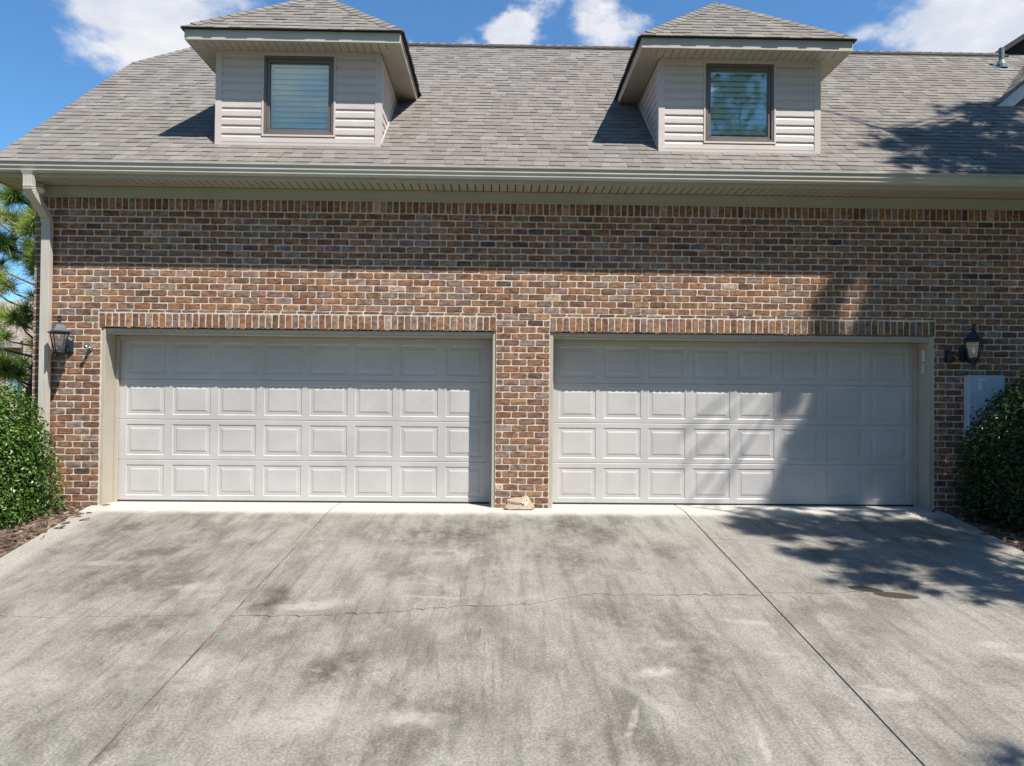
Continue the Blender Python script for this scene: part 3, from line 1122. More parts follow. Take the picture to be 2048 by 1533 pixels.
def shingle_rows(owner, o, u, s, n, smax, lim, seed, expo=.1435, skip=None, wmin=.09, wmax=.27):
    """courses of laminated shingles on a plane. o: eave origin; u along, s up the slope, n normal; lim(sv) -> (u0, u1)"""
    r = random.Random(seed)
    o, u, s, n = Vector(o), Vector(u), Vector(s), Vector(n)
    i = 0
    while i * expo < smax - .02:
        s0 = i * expo
        s1 = min(s0 + expo, smax)
        a, b = lim(s0 + .02)
        a2, b2 = lim(s1)
        x = a
        thick = r.random() < .5
        row_j = r.uniform(-.0025, .0025)
        while x < b - .004:
            w = r.uniform(wmin, wmax)
            e = min(b, x + w)
            if b - e < .05:
                e = b
            mid = (x + e) / 2
            if skip is None or not skip(mid, s0):
                hgt = r.uniform(.0105, .0140) if thick else r.uniform(.006, .009)
                c = r.choices(SPAL, SPW)[0][0]
                c = (c[0], c[1] * .995, c[2] * 1.0)
                k = r.uniform(.95, 1.06) * (0.98 if thick else 1.02)
                col = tuple(q * k for q in c)
                up = min(s1 + expo * .16, smax)
                fl, fr_ = (a2 - a) if abs(x - a) < 1e-6 else 0, (b2 - b) if abs(e - b) < 1e-6 else 0
                j0 = row_j + r.uniform(-.002, .002)
                g = .0012
                def pt(uu, ss, hh):
                    return tuple(o + u * uu + s * ss + n * hh)
                sh0 = s0 + j0 - (.004 if thick else 0)
                vs = [pt(x + g, sh0, -.004), pt(e - g, sh0, -.004), pt(e - g + fr_, up, -.004), pt(x + g + fl, up, -.004),
                      pt(x + g, sh0, hgt), pt(e - g, sh0, hgt + r.uniform(-.0012, .0012)), pt(e - g + fr_, up, .0015), pt(x + g + fl, up, .0015)]
                fs = [(4, 5, 6, 7), (0, 1, 5, 4), (1, 2, 6, 5), (3, 0, 4, 7)]
                SH.append((o + u * mid + s * ((s0 + s1) / 2), (e - x) * (s1 - s0), n, vs, fs, col, owner))
            x = e
            thick = (not thick) if r.random() < .8 else thick
        i += 1


def cap_row(parent, a, b, w=.135, seed=1, expo=.15, start=0.0, side1=None, side2=None):
    """folded cap shingles along a hip or ridge from a up to b, wings lying on the two slopes (normals side1, side2)"""
    r = random.Random(seed)
    a, b = Vector(a), Vector(b)
    d = (b - a)
    L = d.length
    d.normalize()
    w1 = d.cross(Vector(side1)).normalized()
    if w1.z > 0:
        w1 = -w1
    w2 = d.cross(Vector(side2)).normalized()
    if w2.z > 0:
        w2 = -w2
    nn = (Vector(side1) + Vector(side2)).normalized()
    k = 0
    a = a + d * start
    L -= start
    while k * expo < L - .03:
        m = MB()
        p0 = a + d * (k * expo)
        p1 = a + d * min(L, k * expo + expo * 1.3)
        h0, h1 = .020, .010
        c = r.choices(SPAL, SPW)[0][0]
        c = tuple(q * r.uniform(.92, 1.08) for q in c)
        A = [p0 + w1 * w + Vector(side1) * (h0 - .006), p0 + nn * h0, p0 + w2 * w + Vector(side2) * (h0 - .006)]
        B = [p1 + w1 * w + Vector(side1) * (h1 - .006), p1 + nn * h1, p1 + w2 * w + Vector(side2) * (h1 - .006)]
        A2 = [q - nn * .012 for q in A]
        m.add([*A, *B, *A2], [(0, 1, 4, 3), (1, 2, 5, 4), (6, 7, 1, 0), (7, 8, 2, 1)], c)
        m.obj('cap_shingle', M['shingle'], parent)
        k += 1


inv = 1 / math.sqrt(1 + P * P)
NF = Vector((0, -P, 1)) * inv            # front slope normal
SF = Vector((0, 1, P)) * inv             # up the front slope

# decks
rd = MB()
JZ = RZ(JY)
BY = RIDGE_Y * 2 + .45                   # back eave
XE = 16.85
e = .012
rd.add([(EX0 + .01, -.45, 4.20 - e), (XE, -.45, 4.20 - e), (XE, RIDGE_Y, RIDGE_Z - e), (RX0, RIDGE_Y, RIDGE_Z - e), (EX0 + .01, JY, JZ - e)], [(0, 1, 2, 3, 4)])
rd.add([(EX0 + .01, BY, 4.20 - e), (XE, BY, 4.20 - e), (XE, RIDGE_Y, RIDGE_Z - e), (RX0, RIDGE_Y, RIDGE_Z - e), (EX0 + .01, BY - (JY + .45), JZ - e)], [(4, 3, 2, 1, 0)])
JB = BY - (JY + .45)
rd.add([(EX0, JY, JZ - e), (EX0, JB, JZ - e), (RX0, RIDGE_Y, RIDGE_Z - e)], [(1, 0, 2)])
rd.quad((EX0 + .04, -.42, 4.15), (EX0 + .04, BY - .03, 4.15), (EX0 + .04, JB, JZ - .05), (EX0 + .04, JY, JZ - .05))
rd.quad((XL, .1, 4.05), (XL, 8.8, 4.05), (XL, JB, JZ - .1), (XL, JY, JZ - .1))
roof = rd.obj('roof', M['dark'], house)
# rake trim of the gable
rk = MB()
for yy0, yy1 in ((-.45, JY), (BY, JB)):
    q = [(EX0, yy0, 4.20 - .014), (EX0, yy1, JZ - .014), (EX0, yy1, JZ - .17), (EX0, yy0, 4.20 - .17)]
    rk.add([*q, *[(x + .03, y, z) for x, y, z in q]], [(0, 1, 2, 3), (7, 6, 5, 4), (0, 4, 5, 1), (3, 2, 6, 7)])
rk.obj('rake_board', M['trim'], roof)

DORM = [(-2.23, -.062), (3.638, 5.800)]
DY0 = .185                                # dormer front wall
DH = .295                                 # dormer overhang
DE = 6.140                                # dormer eave (top of fascia)
DP = .865
DS = 5.972                                # dormer soffit


def skip_main(uu, ss):
    p = Vector((EX0 - .02, -.47, RZ(-.47))) + Vector((1, 0, 0)) * uu + SF * ss
    for a, b in DORM:
        if a + .10 < p.x < b - .10 and p.y > DY0 + .25:
            # hidden under the dormer's body and roof
            c = (a + b) / 2
            rise = 7.30 - abs(p.x - c) * DP
            if p.z < rise - .12:
                return True
    return False


def lim_main(sv):
    y = -.47 + SF.y * sv
    x0 = EX0 - .02
    if y > JY:
        x0 = EX0 + (RX0 - EX0) * (y - JY) / (RIDGE_Y - JY)
    return (x0 - (EX0 - .02), 16.87 - (EX0 - .02))


smax = (RIDGE_Y + .47) / SF.y
shingle_rows(roof, (EX0 - .02, -.47, RZ(-.47)), (1, 0, 0), SF, NF, smax, lim_main, 77, skip=skip_main)
# clipped gable face
v1 = Vector((0, JB - JY, 0))
NJ = v1.cross(Vector((RX0 - EX0, RIDGE_Y - JY, RIDGE_Z - JZ))).normalized()
if NJ.z < 0:
    NJ = -NJ
SJ = Vector((RX0 - EX0, 0, RIDGE_Z - JZ))
LJ = SJ.length
SJ.normalize()
shingle_rows(roof, (EX0 - .02, JY, JZ), (0, 1, 0), SJ, NJ, LJ, lambda sv: ((RIDGE_Y - JY) * sv / LJ, (JB - JY) - (RIDGE_Y - JY) * sv / LJ), 78)
cap_row(roof, (EX0, JY, JZ), (RX0, RIDGE_Y, RIDGE_Z), seed=3, side1=NF, side2=NJ)
NB = Vector((0, P, 1)) * inv
# ridge caps and the dark ridge vent beneath
rv = MB()
rv.prism_x([(RIDGE_Y - .15, RIDGE_Z - .10), (RIDGE_Y - .15, RIDGE_Z - .075), (RIDGE_Y, RIDGE_Z + .035), (RIDGE_Y + .15, RIDGE_Z - .075), (RIDGE_Y + .15, RIDGE_Z - .10)], RX0 + .02, 11.2)
rv.obj('ridge_vent', M['dark'], roof)
cap_row(roof, (RX0, RIDGE_Y, RIDGE_Z + .022), (11.2, RIDGE_Y, RIDGE_Z + .022), seed=4, side1=NF, side2=NB, w=.15, expo=.2)


# ------------------------------------------------------------------ dormers
def build_dormer(x0, x1, seed):
    r = random.Random(seed)
    xc = (x0 + x1) / 2
    ye_s = -.45 + (DS - 4.2) / P             # where soffit level meets the roof
    zb = RZ(DY0)
    # --- walls
    cheek = MB()
    for xx in (x0 + .012, x1 - .012):
        cheek.add([(xx, DY0 + .02, zb - .1), (xx, ye_s + .1, DS + .02), (xx, DY0 + .02, DS + .02)], [(0, 1, 2)])
    wx0, wx1 = xc - .486, xc + .486          # window casing outer
    wz0, wz1 = 4.842, 5.945
    f = lambda a, b, c, d: cheek.quad((a, DY0 + .012, c), (b, DY0 + .012, c), (b, DY0 + .012, d), (a, DY0 + .012, d))
    f(x0, wx0 + .02, zb - .05, DS); f(wx1 - .02, x1, zb - .05, DS); f(wx0 + .02, wx1 - .02, zb - .05, wz0 + .02); f(wx0 + .02, wx1 - .02, wz1 - .02, DS)
    wall = cheek.obj('dormer_wall', M['siding'], house)
    zbase = zb + .012
    # corner posts
    pw = .075
    for s, xx in ((1, x0), (-1, x1)):
        m = MB()
        a, b = sorted((xx, xx + s * pw))
        m.box(a - (.008 if s > 0 else -.0), b + (.008 if s < 0 else 0), DY0 - .012, DY0 + .011, zb - .012, DS - .03)
        yb = DY0 + pw
        a2, b2 = sorted((xx - s * .009, xx + s * .006))
        m.add([(a2, DY0 + .0115, zb - .02), (b2, DY0 + .0115, zb - .02), (b2, yb, RZ(yb) - .01), (a2, yb, RZ(yb) - .01),
               (a2, DY0 + .0115, DS - .03), (b2, DY0 + .0115, DS - .03), (b2, yb, DS - .03), (a2, yb, DS - .03)],
              [(0, 3, 2, 1), (4, 5, 6, 7), (0, 1, 5, 4), (1, 2, 6, 5), (2, 3, 7, 6), (3, 0, 4, 7)])
        m.obj('corner_post', M['siding'], wall)
    # siding planks: Dutch lap profile
    ex = .1145
    n = int((DS - .03 - zbase) / ex) + 1

    def plank_prof(z):
        return [(.010, z), (-.006, z + .001), (-.0075, z + .008), (-.006, z + .070), (.003, z + .088), (.004, z + ex + .006), (.010, z + ex + .006)]
    MB().box(x0 + pw, x1 - pw, DY0 - .010, DY0 + .011, zb - .012, zbase + .016).obj('starter_strip', M['siding'], wall)
    for i in range(n):
        z = zbase + .02 + i * ex
        top = min(z + ex + .006, DS - .031)
        if top - z < .03:
            continue
        prof = [(y + DY0, min(zz, top)) for y, zz in plank_prof(z)]
        if z > wz0 - ex * .35 and z < wz1 - .02:
            spans = [(x0 + pw + .001, wx0 - .001), (wx1 + .001, x1 - pw - .001)]
        elif z + ex > wz0:
            spans = [(x0 + pw + .001, wx0 - .001), (wx1 + .001, x1 - pw - .001)]
            MB().prism_x([(y + DY0, min(zz, wz0 - .002)) for y, zz in plank_prof(z)], wx0 - .0005, wx1 + .0005).obj('siding_plank', M['siding'], wall)
        else:
            spans = [(x0 + pw + .001, x1 - pw - .001)]
        for a, b in spans:
            MB().prism_x(prof, a, b).obj('siding_plank', M['siding'], wall)
        # cheeks: same courses, running back until they meet the roof
        for s, xx in ((-1, x0), (1, x1)):
            y_end = -.45 + (z - 4.2) / P + .015
            y_end2 = -.45 + (top - 4.2) / P + .015
            ya = DY0 + pw + .001
            if y_end2 <= ya + .02:
                continue
            pr = plank_prof(z)
            vs = []
            for y, zz in pr:
                zz = min(zz, top)
                vs.append((xx - s * y, ya, zz))
            for y, zz in pr:
                zz = min(zz, top)
                vs.append((xx - s * y, max(ya, -.45 + (zz - 4.2) / P + .015), zz))
            k = len(pr)
            fs = [(q, (q + 1) % k, (q + 1) % k + k, q + k) for q in range(k)] + [tuple(range(k)), tuple(range(k, 2 * k))[::-1]]
            MB().add(vs, fs).obj('siding_plank', M['siding'], wall)
    # flashing strip along the foot of each cheek
    for s, xx in ((-1, x0), (1, x1)):
        m = MB()
        ya, yb = DY0 - .01, ye_s
        a = xx + s * .013
        m.add([(a, ya, RZ(ya) + .004), (a, yb, RZ(yb) + .004), (a, yb, RZ(yb) + .05), (a, ya, RZ(ya) + .05), (a - s * .012, ya, RZ(ya) + .05), (a - s * .012, yb, RZ(yb) + .05)],
              [(0, 1, 2, 3), (3, 2, 5, 4)])
        m.obj('flashing', M['siding'], wall)
    MB().box(x0 + .01, x1 - .01, DY0 - .018, DY0 + .010, DS - .030, DS - .002).obj('frieze_strip', M['siding'], wall)

    # --- window
    fr = MB()
    def hoop(m, a, b, c, d, t, ya, yb):
        m.box(a, b, ya, yb, c, c + t); m.box(a, b, ya, yb, d - t, d)
        m.box(a, a + t, ya, yb, c + t, d - t); m.box(b - t, b, ya, yb, c + t, d - t)
    hoop(fr, wx0, wx1, wz0, wz1, .026, DY0 - .014, DY0 + .03)
    win = fr.obj('dormer_window', M['siding'], house, bevel=.003)
    m = MB(); hoop(m, wx0 + .0265, wx1 - .0265, wz0 + .0265, wz1 - .0265, .034, DY0 - .006, DY0 + .10)
    m.obj('frame', M['frame'], win, bevel=.003)
    m = MB(); hoop(m, wx0 + .061, wx1 - .061, wz0 + .061, wz1 - .061, .040, DY0 + .012, DY0 + .06)
    m.obj('sash', M['frame'], win, bevel=.004)
    ga, gb, gc, gd = wx0 + .101, wx1 - .101, wz0 + .101, wz1 - .101
    MB().box(ga - .005, gb + .005, DY0 + .034, DY0 + .040, gc - .005, gd + .005).obj('pane', M['glass'], win)
    # plantation blind behind
    ms = MB()
    t = .045
    hoop(ms, ga - .03, gb + .03, gc - .02, gd + .02, t, DY0 + .078, DY0 + .106)
    ms.obj('blind_frame', M['blind'], win)
    nb = 11
    sp = (gd - gc - .10) / nb
    sl = MB().prism_x([(-.020, -.036), (-.016, -.040), (.020, .036), (.016, .040)], ga + .016, gb - .016).mesh('blind_slat', M['blind'])
    for i in range(nb):
        link_mesh('blind_slat', sl, win, (0, DY0 + .092, gc + .05 + sp * (i + .5)))
    room = MB()
    room.box(wx0 + .03, wx1 - .03, DY0 + .16, DY0 + .175, wz0, wz1)
    for a, b, c, d in ((wx0 + .012, wx0 + .0262, wz0, wz1), (wx1 - .0262, wx1 - .012, wz0, wz1)):
        room.box(a, b, DY0 + .031, DY0 + .175, c, d)
    room.box(wx0 + .027, wx1 - .027, DY0 + .101, DY0 + .159, wz0, wz0 + .024)
    room.box(wx0 + .027, wx1 - .027, DY0 + .101, DY0 + .159, wz1 - .024, wz1)
    room.obj('window_recess', M['interior'], win)

    # --- roof
    xl, xr, yf = x0 - DH, x1 + DH, DY0 - .305
    half = (xr - xl) / 2
    za = DE + half * DP
    ymain = lambda z: -.45 + (z - 4.2) / P
    ap = Vector((xc, yf + half, za))
    d = MB()
    d.add([(xl, yf, DE - e), (xr, yf, DE - e), (ap.x, ap.y, za - e)], [(0, 1, 2)])
    d.add([(xl, yf, DE - e), (ap.x, ap.y, za - e), (xc, ymain(za), za - e), (xl, ymain(DE), DE - e)], [(0, 1, 2, 3)])
    d.add([(xr, yf, DE - e), (ap.x, ap.y, za - e), (xc, ymain(za), za - e), (xr, ymain(DE), DE - e)], [(3, 2, 1, 0)])
    dr = d.obj('dormer_roof', M['dark'], house)
    di = 1 / math.sqrt(1 + DP * DP)
    nf, nl, nr = Vector((0, -DP, 1)) * di, Vector((-DP, 0, 1)) * di, Vector((DP, 0, 1)) * di
    sl_len = half / di
    ov = .044
    zo = DE - ov * DP
    shingle_rows(dr, (xl - ov, yf - ov, zo), (1, 0, 0), Vector((0, 1, DP)) * di, nf, (half + ov) / di - .0, lambda sv: (sv * di, 2 * (half + ov) - sv * di), seed + 1)
    # side slopes
    def lim_side(sv):
        h = sv * di
        return (h, ymain(zo + h * DP) - (yf - ov))
    shingle_rows(dr, (xl - ov, yf - ov, zo), (0, 1, 0), Vector((1, 0, DP)) * di, nl, (half + ov) / di, lim_side, seed + 2)
    shingle_rows(dr, (xr + ov, yf - ov, zo), (0, 1, 0), Vector((-1, 0, DP)) * di, nr, (half + ov) / di, lim_side, seed + 3)
    cap_row(dr, (xl - ov, yf - ov, zo), ap, seed=seed + 4, side1=nf, side2=nl, expo=.14, start=.17)
    cap_row(dr, (xr + ov, yf - ov, zo), ap, seed=seed + 5, side1=nf, side2=nr, expo=.14, start=.17)
    cap_row(dr, ap, (xc, ymain(za), za), seed=seed + 6, side1=nl, side2=nr, expo=.16)
    # fascia: front and sides
    fm = MB()
    fm.box(xl, xr, yf, yf + .018, DS - .004, DE - .016)
    for s, xx in ((1, xl), (-1, xr)):
        a, b = sorted((xx, xx + s * .018))
        yb0, yb1 = ymain(DS - .004), ymain(DE - .016)
        ya = yf + .0185
        fm.add([(a, ya, DS - .004), (b, ya, DS - .004), (b, yb0, DS - .004), (a, yb0, DS - .004), (a, ya, DE - .016), (b, ya, DE - .016), (b, yb1, DE - .016), (a, yb1, DE - .016)],
               [(0, 3, 2, 1), (4, 5, 6, 7), (0, 1, 5, 4), (1, 2, 6, 5), (2, 3, 7, 6), (3, 0, 4, 7)])
    fm.obj('dormer_fascia', M['gutter'], dr)
    # drip edge
    dm = MB()
    dm.box(xl - .012, xr + .012, yf - .014, yf - .001, DE - .045, DE - .014)
    for s, xx in ((-1, xl), (1, xr)):
        a, b = sorted((xx + s * .001, xx + s * .014))
        dm.box(a, b, yf - .0005, ymain(DE - .04), DE - .045, DE - .014)
    dm.obj('drip_edge', M['dark'], dr)
    # soffit planks, mitred at the front corners
    sb = MB()
    sb.box(xl + .02, xr - .02, yf + .02, DY0 - .0005, DS + .012, DS + .018)
    for a, b in ((xl + .02, x0 - .001), (x1 + .001, xr - .02)):
        sb.box(a, b, DY0, ymain(DS) + .1, DS + .012, DS + .018)
    sb.obj('soffit_backing', M['dark'], dr)
    pw2, g = .1016, .004
    ya, yb = yf + .019, DY0 - .001
    x = xl + .019
    while x < xr - .02:
        a, b = x + g, min(x + pw2 - g, xr - .019)
        if b - a > .01:
            # mitre: front planks stop on the 45 degree line in the overhang corners
            def back(xx):
                if xx < x0:
                    return min(yb, ya + (xx - (xl + .019)) * (yb - ya) / (x0 - xl - .019))
                if xx > x1:
                    return min(yb, ya + ((xr - .019) - xx) * (yb - ya) / (xr - .019 - x1))
                return yb
            A, B = back(a), back(b)
            vs = [(a, ya, DS), (b, ya, DS), (b, B, DS), (a, A, DS)]
            MB().add(vs + [(p[0], p[1], DS + .010) for p in vs], [(0, 3, 2, 1), (4, 5, 6, 7), (0, 1, 5, 4), (1, 2, 6, 5), (2, 3, 7, 6), (3, 0, 4, 7)]).obj('soffit_plank', M['trim'], dr)
        x += pw2
    for s, xe, xw in ((1, xl + .019, x0 - .002), (-1, xr - .019, x1 + .002)):
        y = ya
        m = None
        while y < ymain(DS) - .01:
            a, b = y + .003, min(y + .060 - .003, ymain(DS) + .05)
            def outer(yy):
                return xe
            def inner(yy):
                if yy < yb:
                    return xe + (xw - xe) * (yy - ya) / (yb - ya)
                return xw
            vs = [(outer(a), a, DS), (inner(a), a, DS), (inner(b), b, DS), (outer(b), b, DS)]
            MB().add(vs + [(p[0], p[1], DS + .010) for p in vs], [(0, 3, 2, 1), (4, 5, 6, 7), (0, 1, 5, 4), (1, 2, 6, 5), (2, 3, 7, 6), (3, 0, 4, 7)]).obj('soffit_plank', M['trim'], dr)
            y += .060
        # mitre strip
        p0, p1 = Vector((xe, ya, DS - .003)), Vector((xw, yb, DS - .003))
        dd = (p1 - p0).normalized()
        q = Vector((-dd.y, dd.x, 0)) * .016
        MB().add([p0 - q, p1 - q, p1 + q, p0 + q, *[k + Vector((0, 0, .0029)) for k in (p0 - q, p1 - q, p1 + q, p0 + q)]], [(0, 1, 2, 3), (0, 1, 5, 4), (1, 2, 6, 5), (2, 3, 7, 6), (3, 0, 4, 7)]).obj('mitre_strip', M['trim'], dr)


build_dormer(*DORM[0], 101)
build_dormer(*DORM[1], 202)


# ------------------------------------------------------------------ cross gable and higher roof at the right
def build_cross_gable():
    gx, gy, gzz = 9.333, 1.816, 6.089
    run = 3.2
    ax, az = gx + run, gzz + run * P
    ymain = lambda z: -.45 + (z - 4.2) / P
    d = MB()
    d.add([(gx, gy, gzz - e), (ax, gy, az - e), (ax, ymain(az), az - e)], [(0, 1, 2)])
    d.add([(2 * ax - gx, gy, gzz - e), (ax, gy, az - e), (ax, ymain(az), az - e)], [(2, 1, 0)])
    d.quad((gx + .3, gy + .32, RZ(gy + .32) - .1), (2 * ax - gx - .3, gy + .32, RZ(gy + .32) - .1), (ax, gy + .32, az - .28), (ax, gy + .32, az - .28))
    cg = d.obj('cross_gable', M['siding'], house)
    nl = Vector((-P, 0, 1)) * inv
    shingle_rows(cg, (gx - .03, gy - .03, gzz - .03 * P), (0, 1, 0), Vector((1, 0, P)) * inv, nl, (run + .03) / inv, lambda sv: (0, max(.02, ymain(gzz + sv * inv * P) - gy + .02)), 303)
    m = MB()
    def raker(x0, x1, yy0, yy1, top, bot):
        z = lambda x: gzz + (x - gx) * P
        vs = [(x0, yy0, z(x0) - top), (x1, yy0, z(x1) - top), (x1, yy0, z(x1) - bot), (x0, yy0, z(x0) - bot)]
        m.add(vs + [(a, yy1, c) for a, b, c in vs], [(0, 3, 2, 1), (4, 5, 6, 7), (0, 1, 5, 4), (1, 2, 6, 5), (2, 3, 7, 6), (3, 0, 4, 7)])
    raker(gx + .02, ax, gy - .005, gy + .02, .015, .10)
    raker(gx + .10, ax, gy + .002, gy + .3, .1005, .24)
    m.obj('rake_board', M['white'], cg)


def build_upper_roof():
    y0 = 6.0
    x0, z0 = 11.6, 8.55
    run = 5.0
    d = MB()
    z = lambda x: z0 + (x - x0) * .66
    d.quad((x0, y0, z0), (x0, y0 + 8, z0), (x0 + run, y0 + 8, z(x0 + run)), (x0 + run, y0, z(x0 + run)))
    d.add([(x0 + .1, y0 + .25, 6.2), (x0 + run, y0 + .25, 6.2), (x0 + run, y0 + .25, z(x0 + run) - .1), (x0 + .1, y0 + .25, z0 - .05)], [(0, 1, 2, 3)])
    d.quad((x0 + run, y0, z(x0 + run)), (x0 + run, y0 + 8, z(x0 + run)), (x0 + 2 * run, y0 + 8, z0), (x0 + 2 * run, y0, z0))
    d.add([(x0 + run, y0 + .25, 6.2), (x0 + 2 * run - .1, y0 + .25, 6.2), (x0 + 2 * run - .1, y0 + .25, z0 - .05), (x0 + run, y0 + .25, z(x0 + run) - .1)], [(0, 1, 2, 3)])
    ur = d.obj('upper_roof', M['dark'], house)
    i2 = 1 / math.sqrt(1 + .66 ** 2)
    shingle_rows(ur, (x0, y0, z0), (0, 1, 0), Vector((1, 0, .66)) * i2, Vector((-.66, 0, 1)) * i2, run / i2, lambda sv: (0, 5), 404)
    m = MB()
    vs = [(x0 - .05, y0 - .03, z(x0 - .05) + .02), (x0 + run, y0 - .03, z(x0 + run) + .02), (x0 + run, y0 - .03, z(x0 + run) - .10), (x0 - .05, y0 - .03, z(x0 - .05) - .10)]
    m.add(vs + [(a, y0 + .1, c) for a, b, c in vs], [(0, 3, 2, 1), (4, 5, 6, 7), (0, 1, 5, 4), (1, 2, 6, 5), (2, 3, 7, 6), (3, 0, 4, 7)])
    m.obj('rake_edge', M['dark'], ur)


build_cross_gable()
build_upper_roof()


def emit_shingles():
    """the 300 shingles that show largest become parts, the rest of each slope is one part"""
    rank = []
    for i, (c, area, n, vs, fs, col, owner) in enumerate(SH):
        u, v, d = px(c)
        if d <= 0 or not (4 < u < 2044 and 4 < v < 330):
            continue
        view = (CAMPOS - c).normalized()
        f = n.dot(view)
        if f <= 0:
            continue
        rank.append((area * f / d / d, i))
    rank.sort(reverse=True)
    chosen = {i for _, i in rank[:300]}
    fields = {}
    for i, (c, area, n, vs, fs, col, owner) in enumerate(SH):
        if i in chosen:
            MB().add([tuple(Vector(p) - c) for p in vs], fs, col).obj('shingle', M['shingle'], owner, loc=c)
        else:
            fields.setdefault(owner.name, (owner, MB()))[1].add(vs, fs, col)
    for owner, mb in fields.values():
        mb.obj('shingle_field', M['shingle'], owner, kind='stuff')


emit_shingles()

# vent pipe
vp = MB()
bx, by, bz = 10.665, 3.528, RZ(3.528)
vp.lathe([(.045, bz - .05), (.045, bz + .36), (.036, bz + .362)], bx, by, 14)
vent = vp.obj('vent_pipe', M['lead'], house)
m = MB()
m.lathe([(.10, bz - .02), (.09, bz + .05), (.055, bz + .13), (.05, bz + .135)], bx, by, 16)
q = [Vector((bx - .13, by - .16, RZ(by - .16) + .012)), Vector((bx + .17, by - .16, RZ(by - .16) + .012)), Vector((bx + .17, by + .15, RZ(by + .15) + .012)), Vector((bx - .13, by + .15, RZ(by + .15) + .012))]
m.add([*q, *[k + NF * .006 for k in q]], [(4, 5, 6, 7), (0, 1, 5, 4), (1, 2, 6, 5), (3, 0, 4, 7)])
m.obj('pipe_boot', M['lead'], vent)

# ================================================================== FIXTURES ON THE WALL
def build_lantern(name_label, loc, group, mirror=1):
    t = thing('wall_lantern', name_label, 'wall lantern', loc, group)
    Y = -.215
    # back plate: long hexagon
    m = MB()
    out = [(-.055, -.085), (0, -.115), (.055, -.085), (.055, .085), (0, .125), (-.055, .085)]
    lay = [(1.0, -.004), (1.0, -.022), (.78, -.045), (.62, -.050)]
    vs = [(x * s, y, z * s) for s, y in lay for x, z in out]
    fs = [(i * 6 + k, i * 6 + (k + 1) % 6, (i + 1) * 6 + (k + 1) % 6, (i + 1) * 6 + k) for i in range(3) for k in range(6)]
    fs += [tuple(range(18, 24)), tuple(range(5, -1, -1))]
    m.add(vs, fs)
    m.obj('back_plate', M['black'], t)
    m = MB()
    m.tube([(0, -.045, -.06), (0, -.10, -.105), (0, -.16, -.120), (0, Y, -.105)], [.020, .017, .015, .018], 10)
    m.tube([(0, -.045, .02), (0, -.09, -.01), (0, -.12, -.06), (0, -.13, -.105)], [.012, .011, .010, .010], 8)
    m.obj('arm', M['black'], t, smooth=True)
    r4 = math.pi / 2
    m = MB()
    m.lathe([(.020, -.20), (.012, -.188), (.026, -.170), (.012, -.155), (.040, -.135), (.030, -.115), (.066, -.098), (.068, -.080), (.060, -.074)], 0, Y, 16)
    m.obj('base_finial', M['black'], t, smooth=True)
    zb, zt, rb, rt = -.074, .150, .066, .118
    m = MB()
    for k in range(4):
        a = k * r4 - r4
        c, s = math.cos(a), math.sin(a)
        m.tube([(rb * c, Y + rb * s, zb), (rt * c, Y + rt * s, zt)], .0075, 6)
    m.lathe([(rb + .006, zb), (rb + .010, zb + .014), (rb - .006, zb + .014)], 0, Y, 4, rot=-r4)
    m.lathe([(rt - .004, zt - .016), (rt + .012, zt - .012), (rt + .012, zt + .004), (rt - .004, zt + .004)], 0, Y, 4, rot=-r4)
    m.obj('cage', M['black'], t)
    for k in range(4):
        a0, a1 = k * r4 - r4, (k + 1) * r4 - r4
        p = lambda r_, a, z: (r_ * math.cos(a), Y + r_ * math.sin(a), z)
        MB().quad(p(rb - .002, a0, zb + .01), p(rb - .002, a1, zb + .01), p(rt - .002, a1, zt - .01), p(rt - .002, a0, zt - .01)).obj('glass_pane', M['lantern_glass'], t)
    m = MB()
    m.lathe([(.155, .152), (.158, .160), (.118, .178), (.085, .215), (.058, .255), (.026, .283), (.018, .288)], 0, Y, 4, rot=-r4)
    m.obj('cap', M['black'], t)
    m = MB()
    m.lathe([(.018, .286), (.012, .296), (.034, .312), (.030, .322), (.012, .330), (.012, .338), (.028, .352), (.022, .364), (.008, .376), (.0, .380)], 0, Y, 14)
    m.obj('top_finial', M['black'], t, smooth=True)
    m = MB()
    m.lathe([(.014, -.074), (.014, -.01), (.011, -.008)], 0, Y, 10)
    b = m.obj('candle_holder', M['black'], t)
    m = MB()
    m.lathe([(.010, -.008), (.020, .02), (.016, .05), (.004, .082)], 0, Y, 12)
    m.obj('bulb', M['blind'], t, smooth=True)
    return t


build_lantern('black wall lantern in full sun beside the downspout and left garage door', (-3.976, 0, 2.035), 'wall lanterns flanking the doors')
build_lantern('black wall lantern in tree shade above the grey utility box', (7.618, 0, 2.052), 'wall lanterns flanking the doors')

# silver bracket
t = thing('flag_bracket', 'small silver metal bracket on sunlit brick between lantern and left door', 'bracket', (-3.705, 0, 2.005))
m = MB(); m.lathe([(.034, 0), (.034, .012), (.020, .018)], 0, 0, 14); m.v = [(x, -z - .004, y) for x, y, z in m.v]; m.obj('mounting_plate', M['chrome'], t)
m = MB(); m.tube([(0, -.018, -.005), (-.004, -.06, .008), (-.008, -.11, .020)], [.017, .020, .024], 12); m.obj('socket', M['chrome'], t, smooth=True)
m = MB(); m.tube([(.004, -.05, .012), (.004, -.05, .040)], .006, 8); m.lathe([(.004, .036), (.012, .040), (.012, .046), (.004, .05)], .004, -.05, 10); m.obj('thumb_screw', M['chrome'], t)

